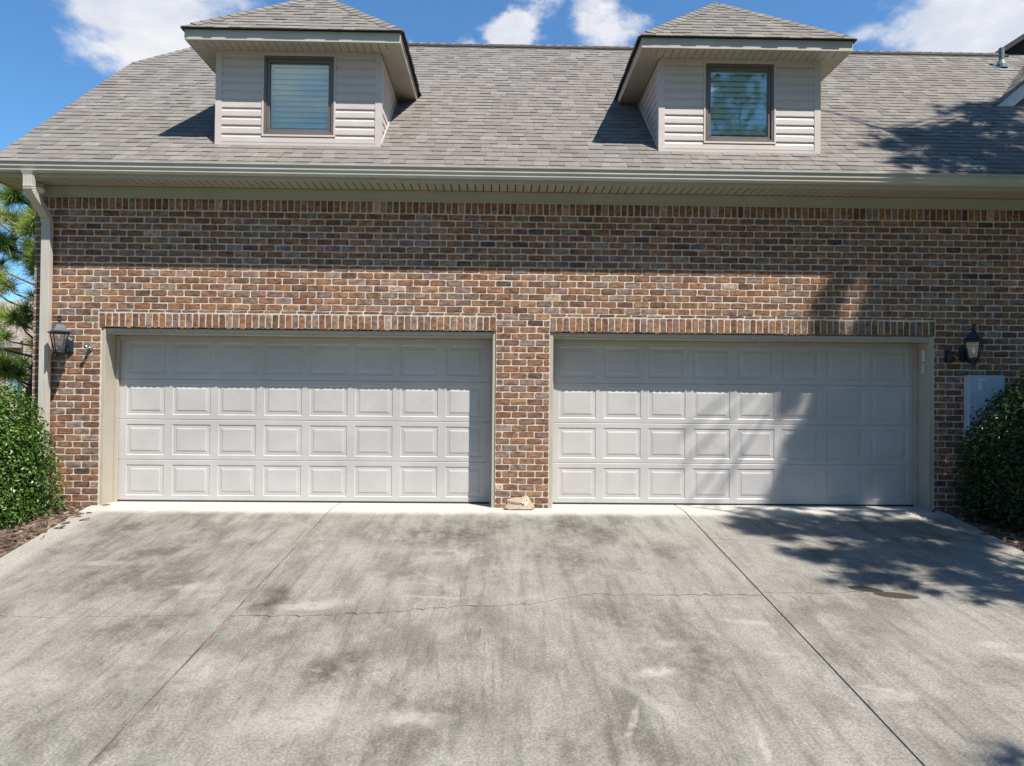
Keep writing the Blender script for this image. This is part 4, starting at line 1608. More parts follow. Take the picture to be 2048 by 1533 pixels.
t = thing('wall_cup', 'small black holder with a copper glint left of the shaded lantern', 'wall holder', (7.402, 0, 2.02))
m = MB(); m.box(-.035, .035, -.02, -.004, -.09, .08); m.obj('mounting_plate', M['black'], t, bevel=.004)
m = MB(); m.lathe([(.040, -.085), (.052, -.06), (.054, .03), (.050, .055), (.046, .050)], 0, -.075, 16); m.obj('cup', M['black'], t, smooth=True)
m = MB(); m.lathe([(.004, -.012), (.016, -.004), (.016, .006), (.004, .014)], 0.008, -.138, 12); m.obj('glint_bead', M['copper'], t, smooth=True)  # copper bead put in to stand for an orange glint

# utility box
t = thing('utility_box', 'grey metal utility box on brick wall partly hidden by the right bush', 'utility box', (7.858, 0, 1.30))
m = MB(); m.box(-.235, .235, -.115, -.004, -.38, .47); m.obj('cabinet', M['greybox'], t, bevel=.006)
m = MB(); m.box(-.16, .228, -.124, -.1155, -.37, .455); m.obj('cover', M['greybox'], t, bevel=.004)
m = MB(); m.box(-.125, -.065, -.130, -.1245, .27, .375); m.lathe([(.012, 0), (.012, .02)], 0, 0, 10); m.v = [(x - .095, -.131 - z, y + .31) if i >= 8 else (x, y, z) for i, (x, y, z) in enumerate(m.v)]
m.obj('latch', M['white'], t)
m = MB(); m.box(-.13, -.035, -.1262, -.1246, .395, .43); m.obj('paper_label', M['white'], t)

# door openers on the right jamb
for nm, z, lab in (('keypad', 2.03, 'upper slim white keypad on inner right jamb of right garage door'), ('button_panel', 1.86, 'lower pale button plate on inner right jamb of right garage door')):
    t = thing(nm, lab, 'keypad', (7.1948, .155, z), 'door controls on the right jamb')
    m = MB(); m.box(-.020, -.0005, -.028, .028, -.075, .075); m.obj('housing', M['white' if nm == 'keypad' else 'greybox'], t, bevel=.004)
    m = MB()
    for i in range(5):
        for j in (-.012, .008):
            m.box(-.023, -.0202, j - .004, j + .008, -.055 + i * .022, -.043 + i * .022)
    m.obj('button_grid', M['greybox' if nm == 'keypad' else 'white'], t)

# eave fixture
t = thing('eave_light', 'round pale fixture on soffit corner beside the downspout elbow', 'eave light', (-4.31, -.13, 4.088))
m = MB(); m.lathe([(.045, 0), (.050, -.012), (.050, -.03), (.03, -.04)], 0, 0, 16); m.obj('collar', M['trim'], t)
m = MB(); m.lathe([(.03, -.038), (.055, -.06), (.062, -.09), (.05, -.12), (.02, -.138), (.0, -.14)], 0, 0, 18); m.obj('globe', M['white'], t, smooth=True)

# green pedestal
zg = gz(-.12) - .03
t = thing('utility_pedestal', 'dark green round utility pedestal with white label between brick and right bush', 'utility pedestal', (7.66, -.17, zg))
m = MB(); m.lathe([(.105, 0), (.105, .20), (.10, .205)], 0, 0, 20); m.obj('body', M['green_plastic'], t, smooth=False)
m = MB(); m.lathe([(.122, .198), (.128, .215), (.126, .275), (.110, .300), (.05, .312), (0, .314)], 0, 0, 22); m.obj('lid', M['green_plastic'], t)
m = MB(); m.box(-.045, .06, -.075, .02, .306, .3165); m.obj('label_plate', M['white'], t)


# ================================================================== WELCOME STONE
def build_stone():
    sx, sy = 1.815, -.150
    t = thing('welcome_stone', 'tan engraved stone reading Welcome with paw print against brick pier', 'stone', (sx, sy, gz(sy)))
    out = [(-.195, .012), (-.150, .0), (-.02, -.002), (.10, -.002), (.165, .004), (.190, .035), (.175, .060), (.130, .125), (.105, .168), (.085, .182), (.055, .178), (.02, .160), (-.03, .152), (-.12, .142), (-.165, .125), (-.178, .07)]
    r = random.Random(9)
    n = len(out)
    cx, cz = 0, .085
    m = MB()
    lay = [(.97, .045), (1.0, .030), (1.0, -.010), (.955, -.024), (.90, -.029)]
    vs, fs = [], []
    for s, y in lay:
        for x, z in out:
            vs.append((cx + (x - cx) * s + r.uniform(-.003, .003), y + r.uniform(-.003, .003), max(0, cz + (z - cz) * s + r.uniform(-.003, .003))))
    for i in range(len(lay) - 1):
        for k in range(n):
            k2 = (k + 1) % n
            fs.append((i * n + k, i * n + k2, (i + 1) * n + k2, (i + 1) * n + k))
    fs.append(tuple(range((len(lay) - 1) * n, len(lay) * n)))
    fs.append(tuple(range(n))[::-1])
    m.add(vs, fs, (.42, .325, .245))
    slab = m.obj('stone_slab', M['stone'], t)
    slab.rotation_euler = (R(-16), 0, 0)
    # lettering
    cu = bpy.data.curves.new('lettering', 'FONT')
    cu.body = 'Welcome'
    cu.size = .056
    cu.shear = .35
    cu.space_character = 1.02
    cu.extrude = .0015
    cu.offset = .0013
    cu.align_x = 'CENTER'
    tmp = bpy.data.objects.new('lettering_curve', cu)
    C.objects.link(tmp)
    bpy.context.view_layer.update()
    me = bpy.data.meshes.new_from_object(tmp.evaluated_get(bpy.context.evaluated_depsgraph_get()))
    bpy.data.objects.remove(tmp)
    me.name = 'lettering'
    me.materials.clear()
    me.materials.append(M['dark'])
    lo = bpy.data.objects.new('lettering', me)
    C.objects.link(lo)
    lo.parent = slab
    lo.rotation_euler = (R(90), R(6), 0)
    lo.location = (-.066, -.0310, .064)
    # paw print
    m = MB()
    def pad(x, z, a, b, an=0):
        k = 14
        ca, sa = math.cos(an), math.sin(an)
        ring = [(a * math.cos(2 * math.pi * i / k), b * math.sin(2 * math.pi * i / k)) for i in range(k)]
        ring = [(x + p * ca - q * sa, z + p * sa + q * ca) for p, q in ring]
        m.add([(p, -.0285, q) for p, q in ring] + [(p + (x - p) * .25, -.0335, q + (z - q) * .25) for p, q in ring],
              [(i, (i + 1) % k, (i + 1) % k + k, i + k) for i in range(k)] + [tuple(range(k, 2 * k))], (.80, .72, .55))
    pad(.082, .082, .027, .021, .2)
    pad(.072, .062, .014, .014)
    for x, z, an in ((.036, .084, .5), (.046, .115, .3), (.070, .132, 0), (.098, .134, -.3), (.116, .112, -.5)):
        pad(x, z, .009, .014, an)
    m.obj('paw_print', M['tintpaint'], slab)


build_stone()

# dry leaves on the slab
for (x, y, a, lab) in ((-3.442, -.436, .3, 'dry brown leaf on concrete nearest the left door jamb'), (-3.533, -.80, 1.2, 'dark curled leaf on the concrete edge, middle of three'), (-3.528, -.965, -.4, 'small dark leaf on the concrete edge closest to mulch')):
    m = MB()
    L = .038 if a > 0 else .026
    pts = [(-L, 0, .004), (-L * .4, L * .42, .012), (L * .5, L * .34, .008), (L, 0, .003), (L * .5, -L * .34, .010), (-L * .4, -L * .42, .014), (0, 0, .003)]
    m.add(pts, [(0, 6, 1), (1, 6, 2), (2, 6, 3), (3, 6, 4), (4, 6, 5), (5, 6, 0)], (.085, .055, .035))
    o = m.obj('fallen_leaf', M['chip'], None, loc=(x, y, gz(y) + .001))
    o.rotation_euler = (0.1, 0, a)
    tag(o, lab, 'leaf', 'dry leaves on the driveway')


# ================================================================== SHRUBS
def leaf(mb, p, nrm, L, w, col, r, roll=None):
    n = nrm.normalized()
    a = Vector((r.uniform(-1, 1), r.uniform(-1, 1), r.uniform(-1, 1)))
    u = (a - n * a.dot(n)).normalized()
    v = n.cross(u)
    f = n * (w * r.uniform(.15, .5))
    mb.add([p - u * L * .5, p + v * w * .5 + f - u * L * .05, p + u * L * .5 - n * L * r.uniform(0, .18), p - v * w * .5 + f - u * L * .05], [(0, 1, 2), (0, 2, 3)], col)


def build_shrub(name, label, cat, c, rad, ztop, zbot, nleaf, cols, seed, ll=(.042, .066), expo=3.2, sink=0.0, group=None, bumps=9):
    r = random.Random(seed)
    t = thing(name, label, cat, (c[0], c[1], zbot), group)
    mb = MB()
    zc, rz = (ztop - zbot - sink) / 2, (ztop - zbot + sink) / 2
    lob = [(Vector((r.uniform(-1, 1), r.uniform(-1, 1), r.uniform(-.6, 1))).normalized(), r.uniform(-.10, .13), r.uniform(.25, .5)) for _ in range(bumps * 3)]
    done = 0
    while done < nleaf:
        d = Vector((r.gauss(0, 1), r.gauss(0, 1), r.gauss(0, 1))).normalized()
        k = (abs(d.x) ** expo + abs(d.y) ** expo + abs(d.z) ** expo) ** (-1 / expo)
        k *= 1 + sum(a * math.exp(-((d - q).length / s) ** 2) for q, a, s in lob)
        depth = r.random() ** 1.6
        k *= (1 - .42 * depth) * r.uniform(.97, 1.04)
        if r.random() < .03:
            k *= r.uniform(1.02, 1.10)
        p = Vector((d.x * rad[0] * k, d.y * rad[1] * k, zc + d.z * rz * k))
        if p.z < .02:
            continue
        if p.z < .15 and r.random() < .2:
            continue
        w = Vector((c[0], c[1], zbot)) + p
        if w.y > -.02 or not in_frame(w, 260):
            if r.random() < .8 or w.y > -.02:
                done += 0.35
                continue
        n = (Vector((d.x, d.y, d.z + .55)) + Vector((r.gauss(0, .55), r.gauss(0, .55), r.gauss(0, .55))))
        col = r.choices([q for q, _ in cols], [q for _, q in cols])[0]
        kk = r.uniform(.75, 1.25)
        col = tuple(q * kk for q in col)
        L = r.uniform(*ll)
        leaf(mb, p, n, L, L * r.uniform(.45, .62), col, r)
        done += 1
    mb.obj('foliage', M['leaf'], t)
    st = MB()
    for i in range(16):
        a = r.uniform(0, 6.28)
        e_ = Vector((math.cos(a) * rad[0] * r.uniform(.3, .75), math.sin(a) * rad[1] * r.uniform(.3, .75), zc + rz * r.uniform(-.3, .7)))
        b_ = Vector((math.cos(a) * .12, math.sin(a) * .1, 0))
        st.tube([b_, b_.lerp(e_, .5) + Vector((r.uniform(-.08, .08), r.uniform(-.08, .08), .08)), e_], [.022, .014, .006], 6)
    st.obj('stems', M['stem'], t)
    return t


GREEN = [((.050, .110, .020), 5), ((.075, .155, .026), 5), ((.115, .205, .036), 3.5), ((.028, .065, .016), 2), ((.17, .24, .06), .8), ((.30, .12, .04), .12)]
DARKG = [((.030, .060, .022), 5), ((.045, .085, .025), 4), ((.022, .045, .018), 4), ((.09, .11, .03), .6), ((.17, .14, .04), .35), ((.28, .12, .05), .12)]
build_shrub('holly_bush', 'sunlit glossy green holly bush at left house corner before the downspout', 'bush', (-4.86, -.95), (.98, .84), 1.50, gz(-.9) - .04, 32000, GREEN, 5, sink=.5, group='evergreen bushes at the wall')
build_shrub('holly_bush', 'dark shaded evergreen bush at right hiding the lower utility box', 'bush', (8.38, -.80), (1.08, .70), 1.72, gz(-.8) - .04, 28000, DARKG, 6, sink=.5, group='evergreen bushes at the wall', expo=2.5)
HEDGE = [((.10, .085, .025), 5), ((.07, .085, .025), 5), ((.14, .11, .035), 2), ((.05, .06, .02), 3)]
build_shrub('hedge_shrub', 'olive brown shrub behind the holly bush and left of pine trunk', 'shrub', (-9.0, 5.6), (1.3, .9), 2.0, -.1, 9000, HEDGE, 7, ll=(.05, .09), expo=2.6)


# ================================================================== PINES
def needle_puff(mb, c, ax, n, L, r, cols, w=.006, spread=1.0):
    ax = ax.normalized()
    for _ in range(n):
        d = (ax * r.uniform(.15, 1.0) + Vector((r.gauss(0, 1), r.gauss(0, 1), r.gauss(0, 1))).normalized() * spread).normalized()
        s = c - ax * r.uniform(0, .45) * L
        e_ = s + d * L * r.uniform(.7, 1.1) + Vector((0, 0, -.05 * L))
        v = d.cross(Vector((r.uniform(-1, 1), r.uniform(-1, 1), r.uniform(-1, 1)))).normalized() * w
        col = r.choices([q for q, _ in cols], [q for _, q in cols])[0]
        k = r.uniform(.75, 1.3)
        mb.add([s - v, s + v, e_ + v * .25, e_ - v * .25], [(0, 1, 2, 3)], tuple(q * k for q in col))


PINE = [((.125, .165, .045), 5), ((.090, .130, .040), 5), ((.185, .215, .065), 4), ((.055, .085, .03), 1.5), ((.22, .19, .08), .6)]


def build_back_pine():
    r = random.Random(31)
    soft = [(tuple(min(.5, q * 1.95) for q in c), w) for c, w in PINE]
    Xb, Yb = -6.36, 2.9
    t = thing('pine_tree', 'young pine with bare grey trunk beside the left house corner', 'pine tree', (Xb, Yb, -.07))
    tr = MB()
    path = [(0, 0, 0), (.02, 0, .8), (-.06, 0, 1.3), (.06, .02, 1.75), (.10, .05, 2.3), (.16, .12, 3.0), (.24, .2, 3.8), (.28, .25, 4.6), (.30, .3, 5.1)]
    tr.tube(path, [.085, .078, .07, .062, .056, .045, .034, .022, .01], 10)
    tr.obj('trunk', M['bark'], t, smooth=True)
    br, nd = MB(), MB()

    def at(z):
        for a, b in zip(path[:-1], path[1:]):
            if a[2] <= z <= b[2]:
                return Vector(a).lerp(Vector(b), (z - a[2]) / (b[2] - a[2]))
        return Vector(path[-1])
    z = 1.45
    k = 0
    while z < 5.0:
        ang = k * 2.4 + r.uniform(-.4, .4)
        L = (1.15 if z < 4 else .75) * r.uniform(.7, 1.15)
        s = at(z)
        d = Vector((math.cos(ang), math.sin(ang), r.uniform(.15, .55)))
        mid = s + d * L * .5 + Vector((0, 0, r.uniform(-.08, .02)))
        e_ = s + d * L + Vector((0, 0, .12))
        br.tube([s, mid, e_], [.020, .013, .006], 6)
        needle_puff(nd, e_, d + Vector((0, 0, .4)), 190, .26, r, soft, .0045, .85)
        for _ in range(r.randint(7, 9)):
            q = s.lerp(e_, r.uniform(.45, .95))
            dd = Vector((d.x + r.gauss(0, .6), d.y + r.gauss(0, .6), .5 + r.gauss(0, .3))).normalized()
            ee = q + dd * r.uniform(.18, .38)
            br.tube([q, q.lerp(ee, .5) + Vector((0, 0, -.02)), ee], [.009, .007, .004], 5)
            needle_puff(nd, ee, dd, 150, .24, r, soft, .0045, .85)
        z += r.uniform(.06, .11)
        k += 1
    needle_puff(nd, at(5.1), Vector((0, 0, 1)), 140, .26, r, PINE, .0045, .8)
    br.obj('branch_work', M['bark'], t)
    nd.obj('needles', M['needle'], t)


build_back_pine()

CLUMPS = [(11.7,-3.2,12.5),(12.2,-1.9,13.1),(10.5,-2.0,9.6),(11.3,-3.1,12.9),(11.4,-2.2,12.2),(10.5,-3.1,11.7),(10.6,-3.0,11.9),(11.6,-1.1,12.2),(10.0,-2.8,10.1),(11.6,-2.2,12.9),(11.3,-1.9,10.5),(10.0,-2.4,9.9),(12.6,-2.5,13.6),(10.4,-2.7,11.7),(10.9,-1.9,9.9),(10.4,-2.3,10.6),(11.8,-2.1,13.7),(10.9,-3.3,11.3),(12.1,-1.4,12.6),(12.7,-1.4,13.5),(11.8,-0.1,11.0),(12.2,-0.8,12.5),(11.8,-1.1,12.2),(12.3,-1.0,12.5),(12.7,-1.1,13.0),(11.3,-0.2,10.5),(12.1,-3.9,15.9),(10.5,-2.0,11.5),(10.8,-2.8,13.2),(11.0,-3.0,13.6),(11.1,-2.9,13.0),(11.0,-2.5,12.9),(9.6,-1.1,9.4),(10.4,-1.9,11.4),(11.4,-2.6,12.4),(10.1,-2.3,12.1),(10.5,-1.8,11.3),(9.8,-1.4,9.2),(11.3,-3.0,13.0),(10.7,-3.0,12.1),(10.3,-2.1,10.8),(10.3,-2.9,12.7),(11.0,-2.2,11.5),(10.1,-2.2,10.6),(10.6,-2.4,12.0),(10.8,-2.6,12.8),(10.8,-3.0,13.4),(11.3,-3.1,14.0),(11.4,-1.9,12.3),(11.1,-1.7,11.7),(11.4,-2.2,12.7),(11.4,-1.3,11.6),(11.0,-1.1,10.3),(11.7,-2.6,12.7),(11.0,-1.9,11.6),(11.7,-1.6,12.0),(11.5,-2.4,12.6),(9.7,-2.6,10.4),(10.3,-3.5,12.6),(10.3,-3.4,12.3),(10.5,-2.7,10.8),(10.5,-3.0,12.0),(10.0,-2.5,10.5),(9.1,-2.2,9.4),(10.0,-3.0,10.9),(10.1,-2.3,9.5),(11.4,-2.6,12.0),(10.8,-2.6,11.2),(10.9,-1.9,10.6),(10.7,-2.6,10.3),(11.2,-3.3,12.1),(11.2,-3.1,11.8),(11.4,-2.2,11.2),(11.0,-2.7,10.8),(10.6,-2.4,10.3),(10.9,-2.3,11.3),(11.0,-2.7,10.9),(11.4,-1.8,11.7),(11.2,-2.3,11.0),(10.4,-1.8,10.3),(10.2,-1.5,8.6),(9.6,-2.2,10.7),(10.2,-2.6,12.0),(10.9,-3.5,13.9),(10.7,-3.6,14.0),(11.4,-1.0,11.5),(11.1,-0.7,11.2),(12.3,-1.6,13.7),(11.9,-1.7,13.3),(11.2,-0.9,11.6),(12.5,-1.7,13.2),(12.0,-1.5,12.2),(12.7,-1.7,13.7),(12.3,-1.3,12.2),(12.8,-1.3,13.3),(11.5,-2.1,11.3),(11.3,-1.1,9.8),(11.2,-1.9,10.6),(11.2,-1.4,10.3),(12.1,-1.9,12.1),(11.3,-1.0,10.0),(10.5,-1.3,8.5),(12.1,-1.8,11.6),(12.0,-2.2,12.2),(11.3,-3.2,11.4),(11.9,-2.4,10.5),(12.1,0.0,9.6),(11.1,-1.5,9.1),(12.0,-0.8,10.0),(11.0,-2.2,9.5),(11.3,-0.5,9.1),(11.5,-1.8,10.5),(11.9,-1.6,10.7),(12.1,-0.3,10.1),(11.3,-2.1,10.3),(11.3,-3.0,10.4),(11.0,-2.3,9.4),(10.7,-3.5,10.8),(10.7,-3.4,10.7),(10.4,-3.2,10.1),(10.4,-3.2,10.3),(9.8,-3.1,10.0),(10.6,-3.7,11.4),(9.8,-3.0,9.9),(9.7,-2.9,9.5),(10.2,-3.6,11.2),(9.8,-2.7,8.3),(10.2,-3.4,9.3),(10.9,-3.3,9.3),(10.7,-2.6,8.0),(10.5,-2.8,8.4),(10.7,-3.3,9.2),(10.5,-3.4,10.2),(9.7,-2.1,7.3),(9.9,-2.1,7.4),(11.0,-3.4,10.5),(10.7,-2.9,8.9),(9.2,-2.1,7.3),(9.8,-2.2,6.5),(10.6,-2.6,8.4),(10.2,-2.2,7.0),(10.5,-3.1,8.9),(10.6,-2.7,7.7),(10.8,-2.9,8.8),(9.7,-2.5,7.4),(10.7,-3.0,9.7),(11.3,-3.6,10.2),(10.1,-2.4,8.0),(10.8,-3.6,11.0),(10.6,-3.5,10.6),(10.5,-3.3,9.7),(10.4,-2.7,7.4),(10.1,-2.1,6.8),(10.1,-2.4,7.8),(10.9,-3.0,8.8),(10.7,-3.4,9.3),(10.6,-3.7,10.1),(11.0,-3.1,8.5),(11.0,-3.0,8.6),(10.0,-2.8,7.8),(10.0,-2.1,6.9),(10.3,-3.1,9.7),(10.6,-3.1,9.4),(10.2,-3.1,8.7),(10.0,-1.9,6.3),(10.0,-2.8,8.2),(9.7,-2.3,7.6),(10.5,-2.9,9.2),(9.7,-2.6,8.3),(10.2,-2.9,9.5),(10.6,-2.9,9.4),(10.3,-3.1,9.5),(11.0,-3.5,10.5),(9.6,-2.7,8.9),(9.2,-2.0,7.1),(10.8,-3.3,10.4),(11.0,-3.5,10.6),(10.9,-3.6,11.0),(10.2,-3.3,10.1),(10.5,-3.2,10.0),(10.6,-2.7,8.9),(9.5,-2.6,8.4),(10.0,-2.7,8.7),(10.5,-3.1,9.6),(10.2,-2.5,8.5),(11.2,-3.8,11.3),(9.7,-2.2,7.7),(10.1,-2.7,8.6),(11.0,-3.3,9.4),(10.5,-2.2,6.9),(10.1,-2.1,7.1),(10.2,-1.9,6.7),(10.1,-2.5,7.6),(11.4,-3.2,10.0),(10.6,-3.0,9.5),(10.4,-3.2,9.7),(10.2,-2.6,8.1),(11.1,-2.9,8.5),(10.5,-2.8,9.1),(10.1,-2.3,7.9),(10.2,-2.6,7.9),(10.5,-2.9,8.6),(11.1,-3.2,9.7),(10.6,-2.6,7.6),(10.6,-3.1,9.0),(11.7,-3.4,9.9),(10.2,-2.3,7.3),(9.7,-2.4,7.6),(10.8,-3.3,9.2),(10.6,-3.0,9.7),(10.5,-2.7,7.7),(10.7,-2.8,8.4),(10.5,-2.5,7.8),(10.8,-2.9,9.3),(10.2,-2.8,7.4),(10.9,-3.1,7.9),(10.1,-2.1,5.2),(10.1,-2.5,6.3),(10.5,-2.8,6.8),(10.3,-2.6,7.4),(10.6,-3.2,8.4),(10.3,-2.9,8.0),(10.0,-2.7,7.6),(10.7,-2.8,7.4),(10.2,-2.5,6.7),(9.6,-2.2,5.6),(9.9,-2.3,6.9),(10.4,-2.1,5.6),(10.2,-2.6,7.4),(10.6,-2.8,7.5),(11.0,-3.0,7.3),(10.9,-2.9,7.5),(11.0,-3.8,9.7),(11.0,-3.4,8.8),(9.5,-3.6,11.0),(10.3,-4.4,12.9),(10.1,-4.2,12.4),(9.7,-3.2,9.9),(10.0,-3.6,10.9),(10.3,-3.9,11.6),(10.0,-3.5,10.7),(10.3,-3.9,11.5),(9.7,-3.9,11.3),(9.8,-4.0,11.7),(10.8,-2.1,8.2),(11.0,-2.6,7.2),(10.8,-2.1,6.6),(11.2,-2.6,8.4),(10.1,-1.6,6.0),(11.0,-2.5,8.9),(11.6,-2.8,8.8),(11.1,-2.7,7.6),(10.9,-2.4,8.6),(11.2,-2.5,7.3),(10.6,-1.9,6.2),(10.6,-2.0,7.8),(10.8,-2.1,7.0),(10.8,-2.4,6.8),(11.3,-2.8,8.6),(10.6,-1.9,7.6),(10.1,-4.0,10.6),(9.0,-2.8,8.1),(9.3,-3.2,9.0),(9.7,-3.5,9.9),(10.2,-4.1,10.6),(9.4,-3.3,8.9),(8.7,-2.6,7.3),(9.8,-3.8,9.8),(9.6,-3.6,9.3),(9.1,-3.2,8.3),(9.1,-3.2,8.3),(9.3,-3.3,8.7),(9.5,-3.8,9.6),(9.7,-4.1,10.2),(8.8,-3.1,7.9),(10.9,-4.4,10.9),(9.8,-3.4,9.2),(9.7,-3.2,9.3),(10.2,-3.7,9.7),(10.0,-3.4,9.6),(10.9,-4.4,11.5),(10.4,-3.8,10.4),(9.7,-3.2,8.6),(9.7,-3.2,8.4),(10.1,-2.7,7.3),(10.1,-2.8,8.3),(10.5,-3.3,9.5),(10.0,-2.7,7.3),(10.9,-3.8,10.0),(10.2,-2.9,7.7),(10.2,-2.9,7.5),(10.6,-3.4,9.8),(9.4,-2.1,6.6),(9.8,-2.6,7.4),(10.1,-3.7,9.3),(9.9,-3.4,8.6),(9.8,-3.4,8.7),(10.0,-3.6,9.1),(9.8,-2.9,8.6),(10.1,-3.0,8.8),(9.4,-2.6,7.9),(9.3,-2.2,7.1),(10.8,-3.6,10.2),(9.3,-3.1,8.5),(9.4,-3.2,8.7),(10.3,-4.2,10.9),(10.1,-4.0,10.5),(9.4,-3.3,8.9),(9.4,-3.4,8.7),(9.5,-3.7,9.3),(9.2,-3.2,8.2),(9.8,-3.9,9.9),(9.6,-3.8,9.6),(9.9,-3.4,8.8),(10.2,-3.7,10.0),(10.2,-3.7,9.6),(10.6,-4.2,11.4),(10.5,-4.0,10.9),(9.1,-2.6,7.2),(10.6,-3.4,9.9),(9.7,-2.6,6.7),(9.6,-2.4,6.8),(10.5,-3.4,8.8),(10.0,-2.7,7.7),(10.2,-2.7,5.8),(11.4,-2.9,6.4),(9.5,-3.2,6.9),(10.0,-2.5,5.2),(10.5,-3.0,6.9),(11.5,-2.9,6.5),(10.0,-3.7,8.1),(9.6,-2.3,4.9),(9.7,-2.9,6.4),(9.6,-3.5,7.4),(11.7,-3.2,7.2),(9.5,-4.6,10.0),(9.3,-4.6,10.4),(10.6,-3.7,8.1),(9.1,-3.9,8.6),(9.8,-3.9,8.4),(10.7,-3.0,6.5),(10.2,-2.2,5.5),(9.0,-4.2,9.1),(10.8,-2.9,6.7),(10.1,-2.2,4.7),(11.2,-2.8,6.6),(11.0,-2.9,6.7),(10.1,-4.0,9.0),(8.0,-4.5,5.9),(9.1,-4.2,5.9),(10.0,-4.5,6.9),(9.4,-4.5,7.9),(9.4,-3.1,5.0),(9.3,-4.2,7.4),(9.6,-4.9,8.0),(9.1,-4.0,5.3),(9.0,-4.6,6.2),(10.3,-5.2,9.7),(8.8,-4.4,6.0),(8.9,-4.2,5.3),(8.8,-3.5,5.5),(8.5,-4.1,5.5),(9.7,-4.8,8.4),(9.4,-3.7,5.9),(8.7,-3.5,5.9),(9.3,-3.1,4.5),(9.7,-3.6,5.6),(9.7,-4.2,6.4),(9.1,-3.5,5.8),(9.5,-4.4,7.3),(9.0,-3.8,6.4),(9.4,-4.1,6.4),(8.6,-5.0,7.1),(8.8,-4.9,7.3),(8.6,-4.2,5.9),(8.3,-4.7,6.2),(9.7,-4.0,6.9),(8.7,-3.3,5.8),(9.3,-4.0,6.4),(9.1,-4.6,5.9),(9.0,-5.2,7.1),(9.1,-4.0,7.3),(8.4,-4.6,8.4),(8.5,-4.8,9.1),(8.1,-4.5,8.3),(8.4,-4.6,8.7),(8.6,-4.9,9.6),(8.7,-4.8,8.9),(7.9,-4.3,7.8),(8.1,-4.7,8.1),(7.5,-3.8,6.2),(8.7,-5.2,9.4),(8.3,-4.4,7.5),(8.4,-5.0,8.4),(7.9,-4.3,7.4),(8.3,-4.8,8.4),(8.9,-4.6,8.7),(9.4,-4.7,9.4),(8.2,-3.7,6.9),(9.1,-4.8,9.6),(8.9,-4.1,7.7),(8.6,-3.9,7.8),(9.3,-4.3,8.7),(9.1,-3.9,7.3),(8.6,-4.3,8.6),(8.9,-3.6,7.1),(9.3,-4.0,8.4),(8.7,-4.5,8.8),(9.2,-3.8,6.5),(8.4,-4.0,6.5),(8.8,-3.9,6.7),(9.2,-4.3,7.6),(9.4,-4.9,8.6),(8.9,-4.3,7.6),(9.7,-4.8,8.6),(8.8,-4.4,7.2),(8.2,-4.0,6.5),(9.1,-4.6,8.3),(8.7,-3.6,6.6),(9.3,-4.2,7.2),(10.3,-3.9,6.9),(10.0,-2.9,5.1),(9.6,-3.5,5.7),(11.3,-4.1,8.5),(9.6,-3.8,6.3),(9.6,-3.8,6.8),(9.8,-4.0,7.5),(9.8,-3.3,5.4),(10.1,-3.0,5.6),(10.0,-3.5,5.8),(8.3,-2.7,4.0),(9.9,-4.5,7.4),(9.5,-2.7,5.5),(8.9,-3.3,5.4),(9.5,-4.1,7.1),(9.9,-3.3,6.1),(9.9,-2.2,4.8),(9.5,-3.9,6.0),(9.9,-2.3,4.8),(9.5,-3.1,5.0),(7.4,-4.4,5.7),(7.7,-4.7,6.1),(8.1,-5.4,7.7),(8.0,-5.2,7.3),(8.1,-5.3,7.5),(8.5,-5.5,8.0),(8.0,-5.1,6.6),(7.7,-4.9,6.1),(8.0,-4.9,6.2),(8.9,-5.7,8.1),(8.2,-5.0,6.5),(8.3,-5.1,6.6),(8.6,-4.5,5.4),(8.9,-4.5,5.9),(8.5,-5.0,6.4),(8.9,-4.2,5.5),(8.3,-4.7,6.2),(8.4,-4.1,5.1),(8.6,-3.8,4.5),(8.6,-4.9,6.1),(9.1,-4.8,6.8),(9.1,-4.9,6.6),(8.6,-4.6,5.9),(7.9,-4.5,5.6),(8.6,-5.1,6.1),(8.5,-5.2,5.9),(7.9,-4.2,3.4),(8.9,-5.0,6.1),(8.8,-4.9,5.4),(9.1,-5.5,7.0),(8.0,-4.2,3.8),(7.9,-4.1,4.0),(8.6,-5.2,5.9),(7.7,-4.0,3.4),(7.5,-5.0,5.1),(7.3,-4.9,4.7),(7.3,-4.9,5.1),(7.0,-4.4,4.0),(7.8,-5.1,5.6),(8.1,-5.9,7.2),(8.4,-5.2,4.8),(8.4,-5.1,4.7),(7.8,-5.0,4.2),(8.8,-5.7,6.1),(8.4,-5.2,4.9),(8.6,-5.5,5.8),(7.8,-4.4,3.4),(10.3,-3.2,5.2),(9.2,-3.0,3.6),(9.9,-3.6,4.8),(9.3,-4.0,4.5),(8.5,-4.0,3.4),(9.6,-3.8,5.0),(10.0,-4.2,5.8),(10.4,-3.3,5.0),(9.4,-4.3,4.7),(9.2,-3.2,3.8)]


